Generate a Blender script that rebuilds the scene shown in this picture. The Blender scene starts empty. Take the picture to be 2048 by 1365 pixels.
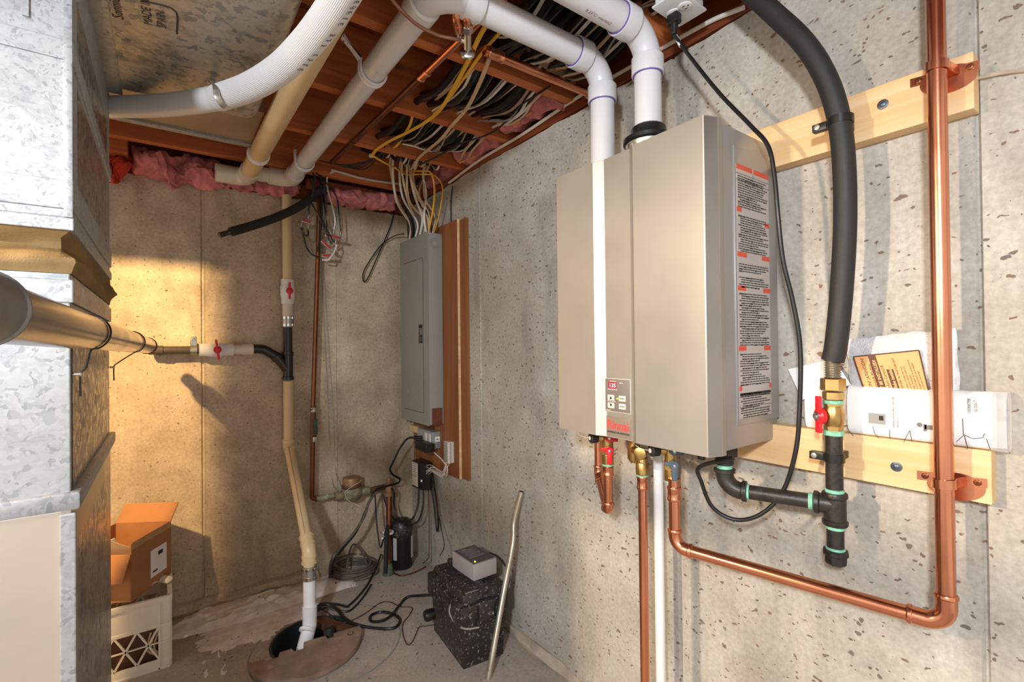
import bpy, bmesh, math, random
from mathutils import Vector, Matrix, noise
random.seed(7)
SC = bpy.context.scene
COL = SC.collection
V = Vector
H = 1.225                       # camera height above the floor
# ---------------------------------------------------------------- camera
F_, PITCH, ROLL, YAW = 959.02, .0081, -.0106, .6279
FW = V((math.sin(YAW)*math.cos(PITCH), math.cos(YAW)*math.cos(PITCH), math.sin(PITCH)))
_r0 = V((math.cos(YAW), -math.sin(YAW), 0)); _u0 = _r0.cross(FW)
RT = _r0*math.cos(ROLL)+_u0*math.sin(ROLL); UP = -_r0*math.sin(ROLL)+_u0*math.cos(ROLL)
cam = bpy.data.cameras.new('camera'); camo = bpy.data.objects.new('camera', cam); COL.objects.link(camo)
cam.sensor_width = 36; cam.lens = F_/2048*36; cam.clip_start = .02
M = Matrix((RT, UP, -FW)).transposed().to_4x4(); M.translation = V((0, 0, H)); camo.matrix_world = M
SC.camera = camo
# ---------------------------------------------------------------- light and exposure
SC.view_settings.view_transform = 'Standard'; SC.view_settings.look = 'None'
SC.view_settings.gamma = 1; SC.view_settings.use_curve_mapping = False
SC.view_settings.exposure = 0.2
world = bpy.data.worlds.new('basement'); SC.world = world; world.use_nodes = True
bg = world.node_tree.nodes['Background']; bg.inputs[0].default_value = (1, .92, .83, 1); bg.inputs[1].default_value = .92
def lamp(name, kind, loc, energy, col, size=.2, aim=None, sy=None):
    l = bpy.data.lights.new(name, kind); l.energy = energy; l.color = col
    if kind == 'AREA':
        l.size = size
        if sy: l.shape = 'RECTANGLE'; l.size_y = sy
    else: l.shadow_soft_size = size
    o = bpy.data.objects.new(name, l); COL.objects.link(o); o.location = loc
    if aim: o.rotation_euler = (V(aim)-V(loc)).to_track_quat('-Z', 'Y').to_euler()
    return o
lamp('ceiling_light', 'AREA', (-.95, -.45, H+.55), 42, (.9, .95, 1), .15, (.75, .9, H-.6))
sp = lamp('left_lamp', 'SPOT', (-1.3, 1.02, H+.5), 185, (1, .77, .52), .05, (1.2, .9, H-.95)); sp.data.spot_size = math.radians(78); sp.data.spot_blend = .7
fb = lamp('furnace_lamp', 'SPOT', (-.75, 1.6, H+.79), 235, (1, .64, .27), .025, (.05, 2.69, H-.6)); fb.data.spot_size = math.radians(88); fb.data.spot_blend = .2
# ---------------------------------------------------------------- helpers
def ray(px, py): return FW + RT*((px-1024)/F_) + UP*((682.5-py)/F_)
O = V((0, 0, H))
def aX(px, py, x): d = ray(px, py); return O+d*(x/d.x)
def aY(px, py, y): d = ray(px, py); return O+d*(y/d.y)
def aZ(px, py, z): d = ray(px, py); return O+d*((z-H)/d.z)
def lin(c): return tuple((x/12.92 if x <= .04045 else ((x+.055)/1.055)**2.4) for x in c)
def hx(s): return lin(tuple(int(s[i:i+2], 16)/255 for i in (0, 2, 4)))
MATS = {}
def nodes(name):
    m = bpy.data.materials.new(name); m.use_nodes = True; nt = m.node_tree
    b = nt.nodes['Principled BSDF']; MATS[name] = m
    return m, nt, b
def N(nt, typ, **kw):
    n = nt.nodes.new(typ)
    for k, v in kw.items():
        if k.startswith('i_'):
            key = k[2:]; key = int(key) if key.isdigit() else key
            n.inputs[key].default_value = v
        else: setattr(n, k, v)
    return n
def ramp(nt, src, stops):
    r = nt.nodes.new('ShaderNodeValToRGB'); e = r.color_ramp.elements
    while len(e) < len(stops): e.new(.5)
    for i, (p, c) in enumerate(stops):
        e[i].position = p; e[i].color = (*c[:3], 1) if not isinstance(c, (int, float)) else (c, c, c, 1)
    nt.links.new(src, r.inputs[0]); return r.outputs[0]
def mix(nt, fac, a, b, mode='MIX'):
    m = nt.nodes.new('ShaderNodeMix'); m.data_type = 'RGBA'; m.blend_type = mode
    for inp, v in ((m.inputs[0], fac), (m.inputs[6], a), (m.inputs[7], b)):
        if hasattr(v, 'is_linked') or hasattr(v, 'links'): nt.links.new(v, inp)
        elif isinstance(v, (int, float)): inp.default_value = v
        else: inp.default_value = (*v[:3], 1)
    return m.outputs[2]
def coords(nt, scale=(1, 1, 1), rot=(0, 0, 0)):
    t = nt.nodes.new('ShaderNodeTexCoord'); mp = nt.nodes.new('ShaderNodeMapping')
    mp.inputs['Scale'].default_value = scale; mp.inputs['Rotation'].default_value = rot
    nt.links.new(t.outputs['Object'], mp.inputs[0]); return mp.outputs[0]
def noi(nt, vec, scale, detail=4, rough=.55, dist=0):
    n = N(nt, 'ShaderNodeTexNoise'); n.inputs['Scale'].default_value = scale; n.inputs['Detail'].default_value = detail
    n.inputs['Roughness'].default_value = rough; n.inputs['Distortion'].default_value = dist
    nt.links.new(vec, n.inputs['Vector']); return n.outputs[0]
def bump(nt, b, h, strength, dist=.002):
    n = N(nt, 'ShaderNodeBump'); n.inputs['Strength'].default_value = strength; n.inputs['Distance'].default_value = dist
    nt.links.new(h, n.inputs['Height']); nt.links.new(n.outputs[0], b.inputs['Normal'])
def mat(name, col, rough=.5, metal=0, var=.12, vs=14, bmp=0, bs=120, stretch=(1, 1, 1), emit=0, trans=0, dirt=None, coat=0, alpha=1):
    m, nt, b = nodes(name); c = hx(col) if isinstance(col, str) else col
    vec = coords(nt, stretch)
    n = noi(nt, vec, vs)
    d = tuple(x*(1-var*1.6) for x in c); l = tuple(min(1, x*(1+var)) for x in c)
    cc = ramp(nt, n, [(.3, d), (.7, l)])
    if dirt:
        dn = noi(nt, vec, dirt[1], 6, .7)
        cc = mix(nt, ramp(nt, dn, [(dirt[2], 0.), (dirt[2]+.1, 1.)]), cc, hx(dirt[0]))
    nt.links.new(cc, b.inputs['Base Color'])
    rr = ramp(nt, n, [(.3, max(0, rough-.06)), (.7, min(1, rough+.06))]); nt.links.new(rr, b.inputs['Roughness'])
    b.inputs['Metallic'].default_value = metal
    if coat: b.inputs['Coat Weight'].default_value = coat
    if trans: b.inputs['Transmission Weight'].default_value = trans
    if alpha < 1: b.inputs['Alpha'].default_value = alpha
    if emit:
        nt.links.new(cc, b.inputs['Emission Color']); b.inputs['Emission Strength'].default_value = emit
    if bmp: bump(nt, b, noi(nt, vec, bs, 5), bmp)
    return m
def concrete(name, base, tint, pit, pits=1., rust=.5, yz=True):
    m, nt, b = nodes(name); vec = coords(nt)
    big = noi(nt, vec, 1.7, 5, .6); med = noi(nt, vec, 9, 6, .65); fin = noi(nt, vec, 90, 4, .6)
    st = noi(nt, coords(nt, (3.2, 3.2, .9)), 1.6, 6, .65, .6)
    c = ramp(nt, big, [(.3, hx(tint)), (.68, hx(base))])
    c = mix(nt, ramp(nt, med, [(.36, .5), (.62, 0.)]), c, hx(tint))
    c = mix(nt, ramp(nt, st, [(.5, 0.), (.74, .42)]), c, hx(pit))
    c = mix(nt, .3, c, ramp(nt, fin, [(.3, .35), (.7, .9)]), 'OVERLAY')
    # pits: irregular small holes left by air in the pour
    ns = N(nt, 'ShaderNodeTexNoise'); ns.inputs['Scale'].default_value = 38; ns.inputs['Detail'].default_value = 3
    nt.links.new(vec, ns.inputs['Vector'])
    off = N(nt, 'ShaderNodeVectorMath', operation='MULTIPLY_ADD'); off.inputs[1].default_value = (.03, .03, .03)
    nt.links.new(ns.outputs['Color'], off.inputs[0]); nt.links.new(coords(nt, (1, .75, 1.25), (.5, 0, .2)), off.inputs[2])
    hole = None
    for sc, th, dens in ((14, .11, .5), (33, .17, .45), (72, .23, .38)):
        vo = N(nt, 'ShaderNodeTexVoronoi'); vo.inputs['Scale'].default_value = sc
        nt.links.new(off.outputs[0], vo.inputs['Vector'])
        sep = N(nt, 'ShaderNodeSeparateColor'); nt.links.new(vo.outputs['Color'], sep.inputs[0])
        thn = N(nt, 'ShaderNodeMath', operation='MULTIPLY_ADD', use_clamp=True); nt.links.new(sep.outputs[0], thn.inputs[0])
        thn.inputs[1].default_value = th*1.6*pits; thn.inputs[2].default_value = -th*1.6*dens*pits
        lt = N(nt, 'ShaderNodeMath', operation='SUBTRACT'); nt.links.new(thn.outputs[0], lt.inputs[0]); nt.links.new(vo.outputs['Distance'], lt.inputs[1])
        f = N(nt, 'ShaderNodeMath', operation='MULTIPLY', use_clamp=True); nt.links.new(lt.outputs[0], f.inputs[0]); f.inputs[1].default_value = 24
        if hole is None: hole = f.outputs[0]
        else:
            mx = N(nt, 'ShaderNodeMath', operation='MAXIMUM'); nt.links.new(hole, mx.inputs[0]); nt.links.new(f.outputs[0], mx.inputs[1]); hole = mx.outputs[0]
    pc = ramp(nt, noi(nt, vec, 6, 2), [(.4, hx(pit)), (.6, tuple(a*(1-rust)+b_*rust for a, b_ in zip(hx(pit), hx('8a5a3a'))))])
    hf = N(nt, 'ShaderNodeMath', operation='MULTIPLY'); nt.links.new(hole, hf.inputs[0]); hf.inputs[1].default_value = .86
    c = mix(nt, hf.outputs[0], c, pc)
    nt.links.new(c, b.inputs['Base Color']); b.inputs['Roughness'].default_value = .88
    hh = N(nt, 'ShaderNodeMath', operation='SUBTRACT'); nt.links.new(med, hh.inputs[0]); nt.links.new(hole, hh.inputs[1])
    h2 = N(nt, 'ShaderNodeMath', operation='MULTIPLY_ADD'); nt.links.new(fin, h2.inputs[0]); h2.inputs[1].default_value = .35; nt.links.new(hh.outputs[0], h2.inputs[2])
    bump(nt, b, h2.outputs[0], .42, .003)
    return m
def wood(name, a, b_, axis='X', scale=1., rough=.6, knots=True):
    m, nt, b = nodes(name)
    s = {'X': (.7, 14, 14), 'Y': (14, .7, 14), 'Z': (14, 14, .7)}[axis]
    vec = coords(nt, tuple(x*scale for x in s))
    n = noi(nt, vec, 1.6, 6, .6, 1.2); n2 = noi(nt, coords(nt, tuple(x*scale*.35 for x in s)), 1.3, 3)
    c = ramp(nt, n, [(.28, hx(b_)), (.62, hx(a))]); c = mix(nt, ramp(nt, n2, [(.35, .65), (.6, 0.)]), c, hx(b_))
    if knots:
        vo = N(nt, 'ShaderNodeTexVoronoi'); vo.inputs['Scale'].default_value = 3.2
        nt.links.new(coords(nt, {'X': (.8, 2, 2), 'Y': (2, .8, 2), 'Z': (2, 2, .8)}[axis]), vo.inputs['Vector'])
        c = mix(nt, ramp(nt, vo.outputs['Distance'], [(.05, .9), (.13, 0.)]), c, tuple(x*.35 for x in hx(b_)))
    nt.links.new(c, b.inputs['Base Color']); b.inputs['Roughness'].default_value = rough
    bump(nt, b, n, .18, .002); return m
def galv(name, a='c4c8cc', b_='8f959b', rough=.38, metal=.75, sc=55, stain=None):
    m, nt, b = nodes(name); vec = coords(nt)
    ns = N(nt, 'ShaderNodeTexNoise'); ns.inputs['Scale'].default_value = 30; ns.inputs['Detail'].default_value = 4
    nt.links.new(vec, ns.inputs['Vector'])
    off = N(nt, 'ShaderNodeVectorMath', operation='MULTIPLY_ADD'); off.inputs[1].default_value = (.05, .05, .05)
    nt.links.new(ns.outputs['Color'], off.inputs[0]); nt.links.new(vec, off.inputs[2])
    vo = N(nt, 'ShaderNodeTexVoronoi'); vo.inputs['Scale'].default_value = sc*1.6; nt.links.new(off.outputs[0], vo.inputs['Vector'])
    sep = N(nt, 'ShaderNodeSeparateColor'); nt.links.new(vo.outputs['Color'], sep.inputs[0])
    c = ramp(nt, sep.outputs[0], [(0., hx(b_)), (.3, hx(a)), (1., tuple(min(1, x*1.06) for x in hx(a)))])
    bl = noi(nt, coords(nt, (1, 1, 1.6), (.4, .5, 0)), 9, 8, .78, .4)
    c = mix(nt, ramp(nt, bl, [(.5, 0.), (.62, .55)]), c, hx(stain or b_))
    nt.links.new(c, b.inputs['Base Color']); b.inputs['Metallic'].default_value = metal
    nt.links.new(ramp(nt, sep.outputs[1], [(0., rough-.08), (1., rough+.12)]), b.inputs['Roughness'])
    bump(nt, b, bl, .08, .004); return m
# ---- materials
m_wallr = concrete('concrete_right_wall', 'c0bdb5', '9d968b', '5c534b', 1.45, .6)
m_wallb = concrete('concrete_back_wall', 'cbbaa3', '94836e', '4a3d31', 1.0, .45)
m_floor = concrete('concrete_floor', 'b9aea2', '9a8f85', '6c635b', .35, .3)
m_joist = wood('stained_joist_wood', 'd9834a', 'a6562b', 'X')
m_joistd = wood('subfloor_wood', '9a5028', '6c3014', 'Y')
m_pine = wood('pine_board', 'efd2a6', 'd9ad76', 'Y', 1.1)
m_ply = wood('stained_plywood', 'a4683f', '70401f', 'Z', .8)
m_galv = galv('galvanized_steel', 'a6a9ac', '8b9094', .42, .45, 70)
m_galvw = galv('bright_galvanized_steel', 'acb0b3', '8d9297', .5, .3, 110, '8d9296')
m_galvd = galv('mottled_galvanized_steel', 'bdb5a8', '8e8c88', .45, .4, 40, '5c626a')
m_gside = galv('shiny_side_steel', 'b4b6b8', '7d8185', .3, .9, 40, '6b6e72')
m_cab = mat('furnace_cabinet_paint', 'b3a799', .45, .25, .05, 5, .05, 60)
m_canvas = mat('brown_canvas', '8d7246', .75, 0, .18, 9, .35, 300)
m_silver = mat('heater_silver_paint', 'a29d95', .4, .4, .04, 4, .05, 500)
m_silvers = mat('heater_side_silver_paint', 'a9a7a5', .38, .5, .04, 4)
m_pvc = mat('white_pvc', 'd9dadf', .32, 0, .03, 5)
m_pvcw = mat('bright_white_plastic', 'e8e8ea', .4, 0, .03, 8)
m_cream = mat('yellowed_pvc', 'd9c094', .38, 0, .08, 5, dirt=('a8845c', 9, .68))
m_ivory = mat('ivory_pvc', 'dcd3c4', .36, 0, .05, 5)
m_purple = mat('purple_primer', '6a55a8', .4, 0, .2, 40)
m_copper = mat('new_copper', 'dc9473', .24, 1, .08, 6)
m_copperd = mat('old_brown_copper', '7a4a30', .42, .75, .2, 16)
m_brass = mat('brass', 'b99a62', .32, .95, .12, 30)
m_iron = mat('black_iron', '3c3936', .42, .5, .2, 60, .25, 180)
m_teal = mat('teal_thread_tape', '8fd0b4', .55, 0, .2, 120)
m_rub = mat('black_rubber', '242425', .6, 0, .1, 20, .1, 200)
m_blk = mat('black_plastic', '19191a', .36, 0, .1, 20)
m_foam = mat('black_pipe_foam', '2a2928', .85, 0, .12, 30, .3, 160)
m_abs = mat('black_abs', '2a2725', .35, 0, .12, 12)
m_red = mat('red_handle', 'd8202c', .35, 0, .06, 20)
m_blue = mat('blue_grey_handle', '4d6272', .4, 0, .08, 20)
m_green = mat('green_grip', '2c4a36', .5, 0, .15, 30)
m_chrome = mat('chrome', 'd5d6d8', .18, 1, .05, 10)
m_steel = mat('scuffed_steel', 'c2bcae', .32, .85, .1, 18, dirt=('8d7d66', 14, .62))
m_zinc = mat('zinc_hardware', 'b9b6ae', .35, .8, .08, 30)
m_panel = mat('panel_grey_enamel', '8f9188', .42, .1, .03, 6)
m_panels = mat('panel_side_grey_enamel', '9a9c96', .42, .1, .03, 6)
m_dark = mat('dark_gap', '17130f', .9, 0, .1, 10)
m_white = mat('white_paper', 'efefee', .6, 0, .02, 8)
m_ink = mat('black_ink', '2b2623', .7, 0, .02, 8)
m_redink = mat('red_ink', 'd4533f', .6, 0, .03, 8)
m_brandred = mat('logo_red', 'd94a48', .45, 0, .03, 8)
m_ctrl = mat('control_panel_grey', '77706b', .45, 0, .03, 8)
m_plate = mat('logo_plate_brown', '8c8073', .42, .2, .04, 9)
m_btn = mat('button_beige', 'd8d0c4', .5, 0, .03, 9)
m_lcd = mat('red_display', 'e0102c', .4, 0, .02, 9, emit=.55)
m_led = mat('display_digits', 'ffe4e4', .4, 0, .02, 9, emit=1.0)
m_green_led = mat('green_indicator', 'b8e030', .4, 0, .02, 9, emit=1.2)
m_card = mat('cardboard', 'a9744a', .8, 0, .08, 12, .1, 120)
m_crate = mat('milk_crate_plastic', 'e6e1d6', .45, 0, .04, 9)
m_pink = mat('pink_fibreglass', 'd07f7f', .95, 0, .3, 16, .8, 60)
m_redpink = mat('red_insulation', 'd2442c', .9, 0, .3, 16, .6, 60)
m_romex = mat('beige_cable_sheath', 'd3b592', .5, 0, .1, 9)
m_romexw = mat('white_cable_sheath', 'dcd6cc', .5, 0, .06, 9)
m_romexg = mat('grey_cable_sheath', '9c968e', .5, 0, .06, 9)
m_yel = mat('yellow_cable_sheath', 'eab52e', .42, 0, .08, 9)
m_pit = mat('sump_basin_plastic', '2f3a3a', .5, 0, .2, 20)
m_cover = mat('rusty_brown_cover', '8d7566', .75, .1, .22, 12, .35, 60, dirt=('a9988a', 18, .6))
m_crust = mat('white_mineral_crust', 'e4dcd8', .95, 0, .12, 22, .7, 60, dirt=('a99a8c', 12, .6))
m_meter = mat('corroded_meter_bronze', '8c8168', .75, .3, .3, 30, .5, 70, dirt=('a3ad97', 22, .56))
m_metercap = mat('meter_lid_brass', 'a5805c', .5, .4, .15, 16)
m_dusty = mat('dusty_black_plastic', '2d2a2a', .42, 0, .15, 20, .2, 120, dirt=('aaa39d', 85, .57))
m_grey = mat('grey_plastic', 'a9a2a2', .5, 0, .04, 9)
m_dgrey = mat('dark_grey_face', '5d5358', .5, 0, .08, 20)
m_orange = mat('orange_notice', 'efae70', .6, 0, .03, 9)
m_notice = mat('dark_brown_ink', '5a3320', .6, 0, .03, 9)
m_bag = mat('silver_bubble_bag', 'd5d3d6', .35, .1, .1, 60, .9, 230)
m_tape = mat('brown_paper_tape', '6e3f2a', .6, 0, .2, 30)
m_splred = mat('red_splitter_label', 'a83a38', .45, 0, .1, 60)
m_rust = mat('dark_rust_metal', '6b4b3a', .6, .4, .25, 24, .3, 90)
m_clear = mat('milky_tag_plastic', 'e6e6e8', .25, 0, .02, 9)
m_outlet = mat('outlet_white', 'dfe1e4', .35, 0, .02, 9)
m_mort = mat('pale_mortar', 'b9aa98', .92, 0, .15, 20, .6, 60)
m_stamp = mat('stamp_ink', '3c332c', .8, 0, .1, 60)
m_hose = mat('white_ribbed_hose', 'dcdcdd', .42, 0, .02, 8)
m_hoselt = mat('hose_print', '6a6a70', .6, 0, .02, 8)
m_wallr.name = 'concrete_right_wall'
# ---- mesh builders: each adds to a bmesh in world coordinates
def nb(): return bmesh.new()
def mk(name, bm, m, parent=None, label=None, cat=None, group=None, kind=None, smooth=True, loc=None):
    if loc is None:
        if parent is not None:
            loc = V(parent['_o']) if '_o' in parent else parent.matrix_world.translation
        else:
            xs = [v.co for v in bm.verts]
            loc = V((sum(c.x for c in xs)/len(xs), sum(c.y for c in xs)/len(xs), min(c.z for c in xs)))
    loc = V(loc)
    bmesh.ops.translate(bm, verts=bm.verts, vec=-loc)
    bmesh.ops.recalc_face_normals(bm, faces=bm.faces)
    me = bpy.data.meshes.new(name); bm.to_mesh(me); bm.free()
    if smooth:
        me.polygons.foreach_set('use_smooth', [True]*len(me.polygons)); me.set_sharp_from_angle(angle=math.radians(38))
    me.materials.append(m)
    o = bpy.data.objects.new(name, me); COL.objects.link(o)
    ORG[o.name] = loc
    if parent is not None:
        o.parent = parent; o.location = loc-ORG[parent.name]
    else: o.location = loc
    if label: o['label'] = label
    if cat: o['category'] = cat
    if group: o['group'] = group
    if kind: o['kind'] = kind
    return o
ORG = {}
def thing(name, label, cat, loc, group=None):
    o = bpy.data.objects.new(name, None); COL.objects.link(o); o.location = loc; o.empty_display_size = .05
    ORG[o.name] = V(loc); o['label'] = label; o['category'] = cat
    if group: o['group'] = group
    return o
def part(parent, name, bm, m, label=None, kind=None, smooth=True):
    return mk(name, bm, m, parent, label, loc=ORG[parent.name], kind=kind, smooth=smooth)
def solo(name, label, cat, bm, m, group=None, smooth=True):
    return mk(name, bm, m, None, label, cat, group, smooth=smooth)
def struct(name, bm, m, smooth=False):
    return mk(name, bm, m, None, loc=(0, 0, 0), kind='structure', smooth=smooth)
def box(bm, lo, hi, bev=0, rot=None, piv=None, seg=2):
    lo, hi = V(lo), V(hi); c = (lo+hi)/2; s = hi-lo
    r = bmesh.ops.create_cube(bm, size=1); vs = r['verts']
    for v in vs: v.co = V((v.co.x*s.x, v.co.y*s.y, v.co.z*s.z))+c
    if bev:
        es = set(e for v in vs for e in v.link_edges)
        rr = bmesh.ops.bevel(bm, geom=list(es), offset=bev, segments=seg, profile=.6, affect='EDGES')
        vs = list(set(rr['verts']) | set(v for v in vs if v.is_valid))
    if rot is not None:
        p = V(piv) if piv is not None else c
        for v in vs: v.co = rot @ (v.co-p)+p
    return vs
def obox(bm, c, ax, ay, az, sx, sy, sz, bev=0):
    """oriented box"""
    R = Matrix((ax, ay, az)).transposed(); c = V(c)
    return box(bm, c-V((sx, sy, sz))/2, c+V((sx, sy, sz))/2, bev, R, c)
def frames(pts):
    T = []
    for i in range(len(pts)):
        a = pts[max(0, i-1)]; b = pts[min(len(pts)-1, i+1)]
        t = (b-a); T.append(t.normalized() if t.length > 1e-9 else V((0, 0, 1)))
    n = T[0].orthogonal().normalized()
    ref = V((0, 0, 1)) if abs(T[0].z) < .9 else V((0, 1, 0))
    n = (ref-T[0]*ref.dot(T[0])).normalized()
    out = []
    for t in T:
        n = n-t*n.dot(t); n = n.normalized() if n.length > 1e-6 else t.orthogonal().normalized()
        out.append((t, n, t.cross(n)))
    return out
def tube(bm, pts, r, seg=12, cap=True, flat=1., wall=0):
    pts = [V(p) for p in pts]; fr = frames(pts); rings = []
    for i, (p, (t, n, b)) in enumerate(zip(pts, fr)):
        rr = r[i] if isinstance(r, (list, tuple)) else r
        rings.append([bm.verts.new(p+n*(math.cos(2*math.pi*k/seg)*rr*flat)+b*(math.sin(2*math.pi*k/seg)*rr)) for k in range(seg)])
    for a, b_ in zip(rings, rings[1:]):
        for k in range(seg): bm.faces.new((a[k], a[(k+1) % seg], b_[(k+1) % seg], b_[k]))
    if cap:
        bm.faces.new(rings[0][::-1]); bm.faces.new(rings[-1])
def cat(pts, n=8):
    P = [V(p) for p in pts]
    if len(P) < 3: return P
    out = []
    Q = [P[0]*2-P[1]]+P+[P[-1]*2-P[-2]]
    for i in range(1, len(Q)-2):
        p0, p1, p2, p3 = Q[i-1:i+3]
        for k in range(n):
            t = k/n
            out.append(.5*((2*p1)+(p2-p0)*t+(2*p0-5*p1+4*p2-p3)*t*t+(3*p1-p0-3*p2+p3)*t**3))
    out.append(P[-1]); return out
def fillet(pts, rad, n=8):
    P = [V(p) for p in pts]; out = [P[0]]
    for i in range(1, len(P)-1):
        a, b, c = P[i-1], P[i], P[i+1]; u = (a-b).normalized(); w = (c-b).normalized()
        ang = u.angle(w); L = min(rad/math.tan(ang/2), (a-b).length*.95, (c-b).length*.95)
        s, e = b+u*L, b+w*L
        rr = L*math.tan(ang/2); cen = b+(u+w).normalized()*(rr/math.sin(ang/2))
        v1, v2 = s-cen, e-cen; tot = v1.angle(v2); axis = v1.cross(v2)
        for k in range(n+1):
            out.append(cen+Matrix.Rotation(tot*k/n, 3, axis) @ v1 if axis.length > 1e-9 else b)
    out.append(P[-1]); return out
def lathe(bm, p, d, prof, seg=20, cap=True):
    """profile of (distance along d, radius)"""
    p = V(p); d = V(d).normalized(); n = d.orthogonal().normalized(); b = d.cross(n); rings = []
    for t, r in prof:
        rings.append([bm.verts.new(p+d*t+(n*math.cos(2*math.pi*k/seg)+b*math.sin(2*math.pi*k/seg))*max(r, 1e-5)) for k in range(seg)])
    for a, c in zip(rings, rings[1:]):
        for k in range(seg): bm.faces.new((a[k], a[(k+1) % seg], c[(k+1) % seg], c[k]))
    if cap: bm.faces.new(rings[0][::-1]); bm.faces.new(rings[-1])
def cyl(bm, a, b, r, seg=20, bev=0, r2=None):
    a, b = V(a), V(b); L = (b-a).length; r2 = r if r2 is None else r2
    if bev: lathe(bm, a, b-a, [(0, r-bev), (bev, r), (L-bev, r2), (L, r2-bev)], seg)
    else: lathe(bm, a, b-a, [(0, r), (L, r2)], seg)
def ringfit(bm, a, b, r, lip=.0012, seg=20):
    """a pipe coupling: sleeve with raised beads at both ends"""
    a, b = V(a), V(b); L = (b-a).length; e = min(L*.18, .006)
    lathe(bm, a, b-a, [(0, r), (e*.3, r+lip), (e, r+lip), (e*1.4, r), (L-e*1.4, r), (L-e, r+lip), (L-e*.3, r+lip), (L, r)], seg)
def hexnut(bm, a, b, r): cyl(bm, a, b, r, 6, min(.0015, (V(b)-V(a)).length*.2))
def prism(bm, poly, z0, z1, f):
    """extrude a 2d polygon; f(u, v, w) gives the 3d point"""
    A = [bm.verts.new(f(u, v, z0)) for u, v in poly]; B = [bm.verts.new(f(u, v, z1)) for u, v in poly]
    n = len(poly)
    for i in range(n): bm.faces.new((A[i], A[(i+1) % n], B[(i+1) % n], B[i]))
    bm.faces.new(A[::-1]); bm.faces.new(B)
def quad(bm, a, b, c, d): bm.faces.new([bm.verts.new(V(p)) for p in (a, b, c, d)])
def sheet(bm, P, nu, nv, thick, f):
    """solid sheet from a function f(u,v)->point, with a thickness along its normal direction vector thick"""
    t = V(thick)
    for off in (0, 1):
        G = [[bm.verts.new(f(i/nu, j/nv)+t*off) for j in range(nv+1)] for i in range(nu+1)]
        for i in range(nu):
            for j in range(nv): bm.faces.new((G[i][j], G[i+1][j], G[i+1][j+1], G[i][j+1]))
        if off == 0: G0 = G
    bd = [(i, 0) for i in range(nu)]+[(nu, j) for j in range(nv)]+[(i, nv) for i in range(nu, 0, -1)]+[(0, j) for j in range(nv, 0, -1)]
    for k in range(len(bd)):
        a, b = bd[k], bd[(k+1) % len(bd)]
        bm.faces.new((G0[a[0]][a[1]], G0[b[0]][b[1]], G[b[0]][b[1]], G[a[0]][a[1]]))
def text(parent, name, s, size, org, xd, yd, m, align='LEFT', sx=1., bold=0, up=.0004, fit=0):
    cu = bpy.data.curves.new(name, 'FONT'); cu.body = s; cu.size = size; cu.align_x = align; cu.resolution_u = 2
    if bold: cu.offset = bold
    ob = bpy.data.objects.new(name, cu); COL.objects.link(ob)
    dg = bpy.context.evaluated_depsgraph_get(); me = bpy.data.meshes.new_from_object(ob.evaluated_get(dg))
    bpy.data.objects.remove(ob); bpy.data.curves.remove(cu)
    xd, yd = V(xd).normalized(), V(yd).normalized(); n = xd.cross(yd); o = V(org)+n*up; base = ORG[parent.name]
    if fit and len(me.vertices):
        k = min(1, fit/max(v.co.x for v in me.vertices))
        for v in me.vertices: v.co *= k
    for v in me.vertices: v.co = o+xd*(v.co.x*sx)+yd*v.co.y+n*v.co.z-base
    me.name = name; me.materials.append(m)
    t = bpy.data.objects.new(name, me); COL.objects.link(t); t.parent = parent; ORG[t.name] = base
    t.location = (0, 0, 0)
    return t
def under(parent, child):
    """re-hang a part one level deeper"""
    child.parent = parent; child.location = (0, 0, 0)
def fuzz(bm, amp, sc):
    for v in bm.verts: v.co += noise.noise_vector(v.co*sc)*amp
YA = V((0, 1, 0)); XA = V((1, 0, 0)); ZA = V((0, 0, 1))
ORD = ['first', 'second', 'third', 'fourth', 'fifth', 'sixth', 'seventh', 'eighth', 'ninth', 'tenth', 'eleventh', 'twelfth', 'thirteenth', 'fourteenth', 'fifteenth', 'sixteenth', 'seventeenth', 'eighteenth', 'nineteenth', 'twentieth']
# ================================================================ SETTING
XW, YB = 1.2, 2.69
ZC = H+.87                       # underside of the joists
def rz(y, s=1.): return noise.noise(V((y*3.1, 1.7, 4.))) * .012*s + noise.noise(V((y*17, 3.7, 9.)))*.006*s
def wall_mesh(a0, a1, seams, f, ztop, thick):
    """poured wall: vertical form seams recessed, ragged top"""
    bm = nb(); us = []
    u = a0
    while u < a1: us.append(u); u += .03
    us.append(a1)
    prof = [(u, 0.) for u in us if all(abs(u-s) > .009 for s in seams)]
    for s in seams: prof += [(s-.006, 0.), (s-.002, .006), (s+.001, .006), (s+.006, -.0016)]
    prof.sort()
    front0 = [bm.verts.new(f(u, d, 0)) for u, d in prof]; front1 = [bm.verts.new(f(u, d, ztop+rz(u))) for u, d in prof]
    back0 = [bm.verts.new(f(u, thick, 0)) for u, d in prof]; back1 = [bm.verts.new(f(u, thick, ztop+rz(u))) for u, d in prof]
    for i in range(len(prof)-1):
        for A, B in ((front0, front1), (back1, back0), (front1, back1), (back0, front0)): bm.faces.new((A[i], A[i+1], B[i+1], B[i]))
    for i in (0, -1): bm.faces.new((front0[i], front1[i], back1[i], back0[i]))
    return bm
wr = struct('wall_right', wall_mesh(-1.3, 2.89, [.205, .80, .842, 1.90], lambda u, d, z: V((XW+d, u, z)), H+.832, .22), m_wallr)
wb = struct('wall_back', wall_mesh(-2.3, XW, [.147, .77], lambda u, d, z: V((u, YB+d, z)), H+.775, .2), m_wallb)
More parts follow.
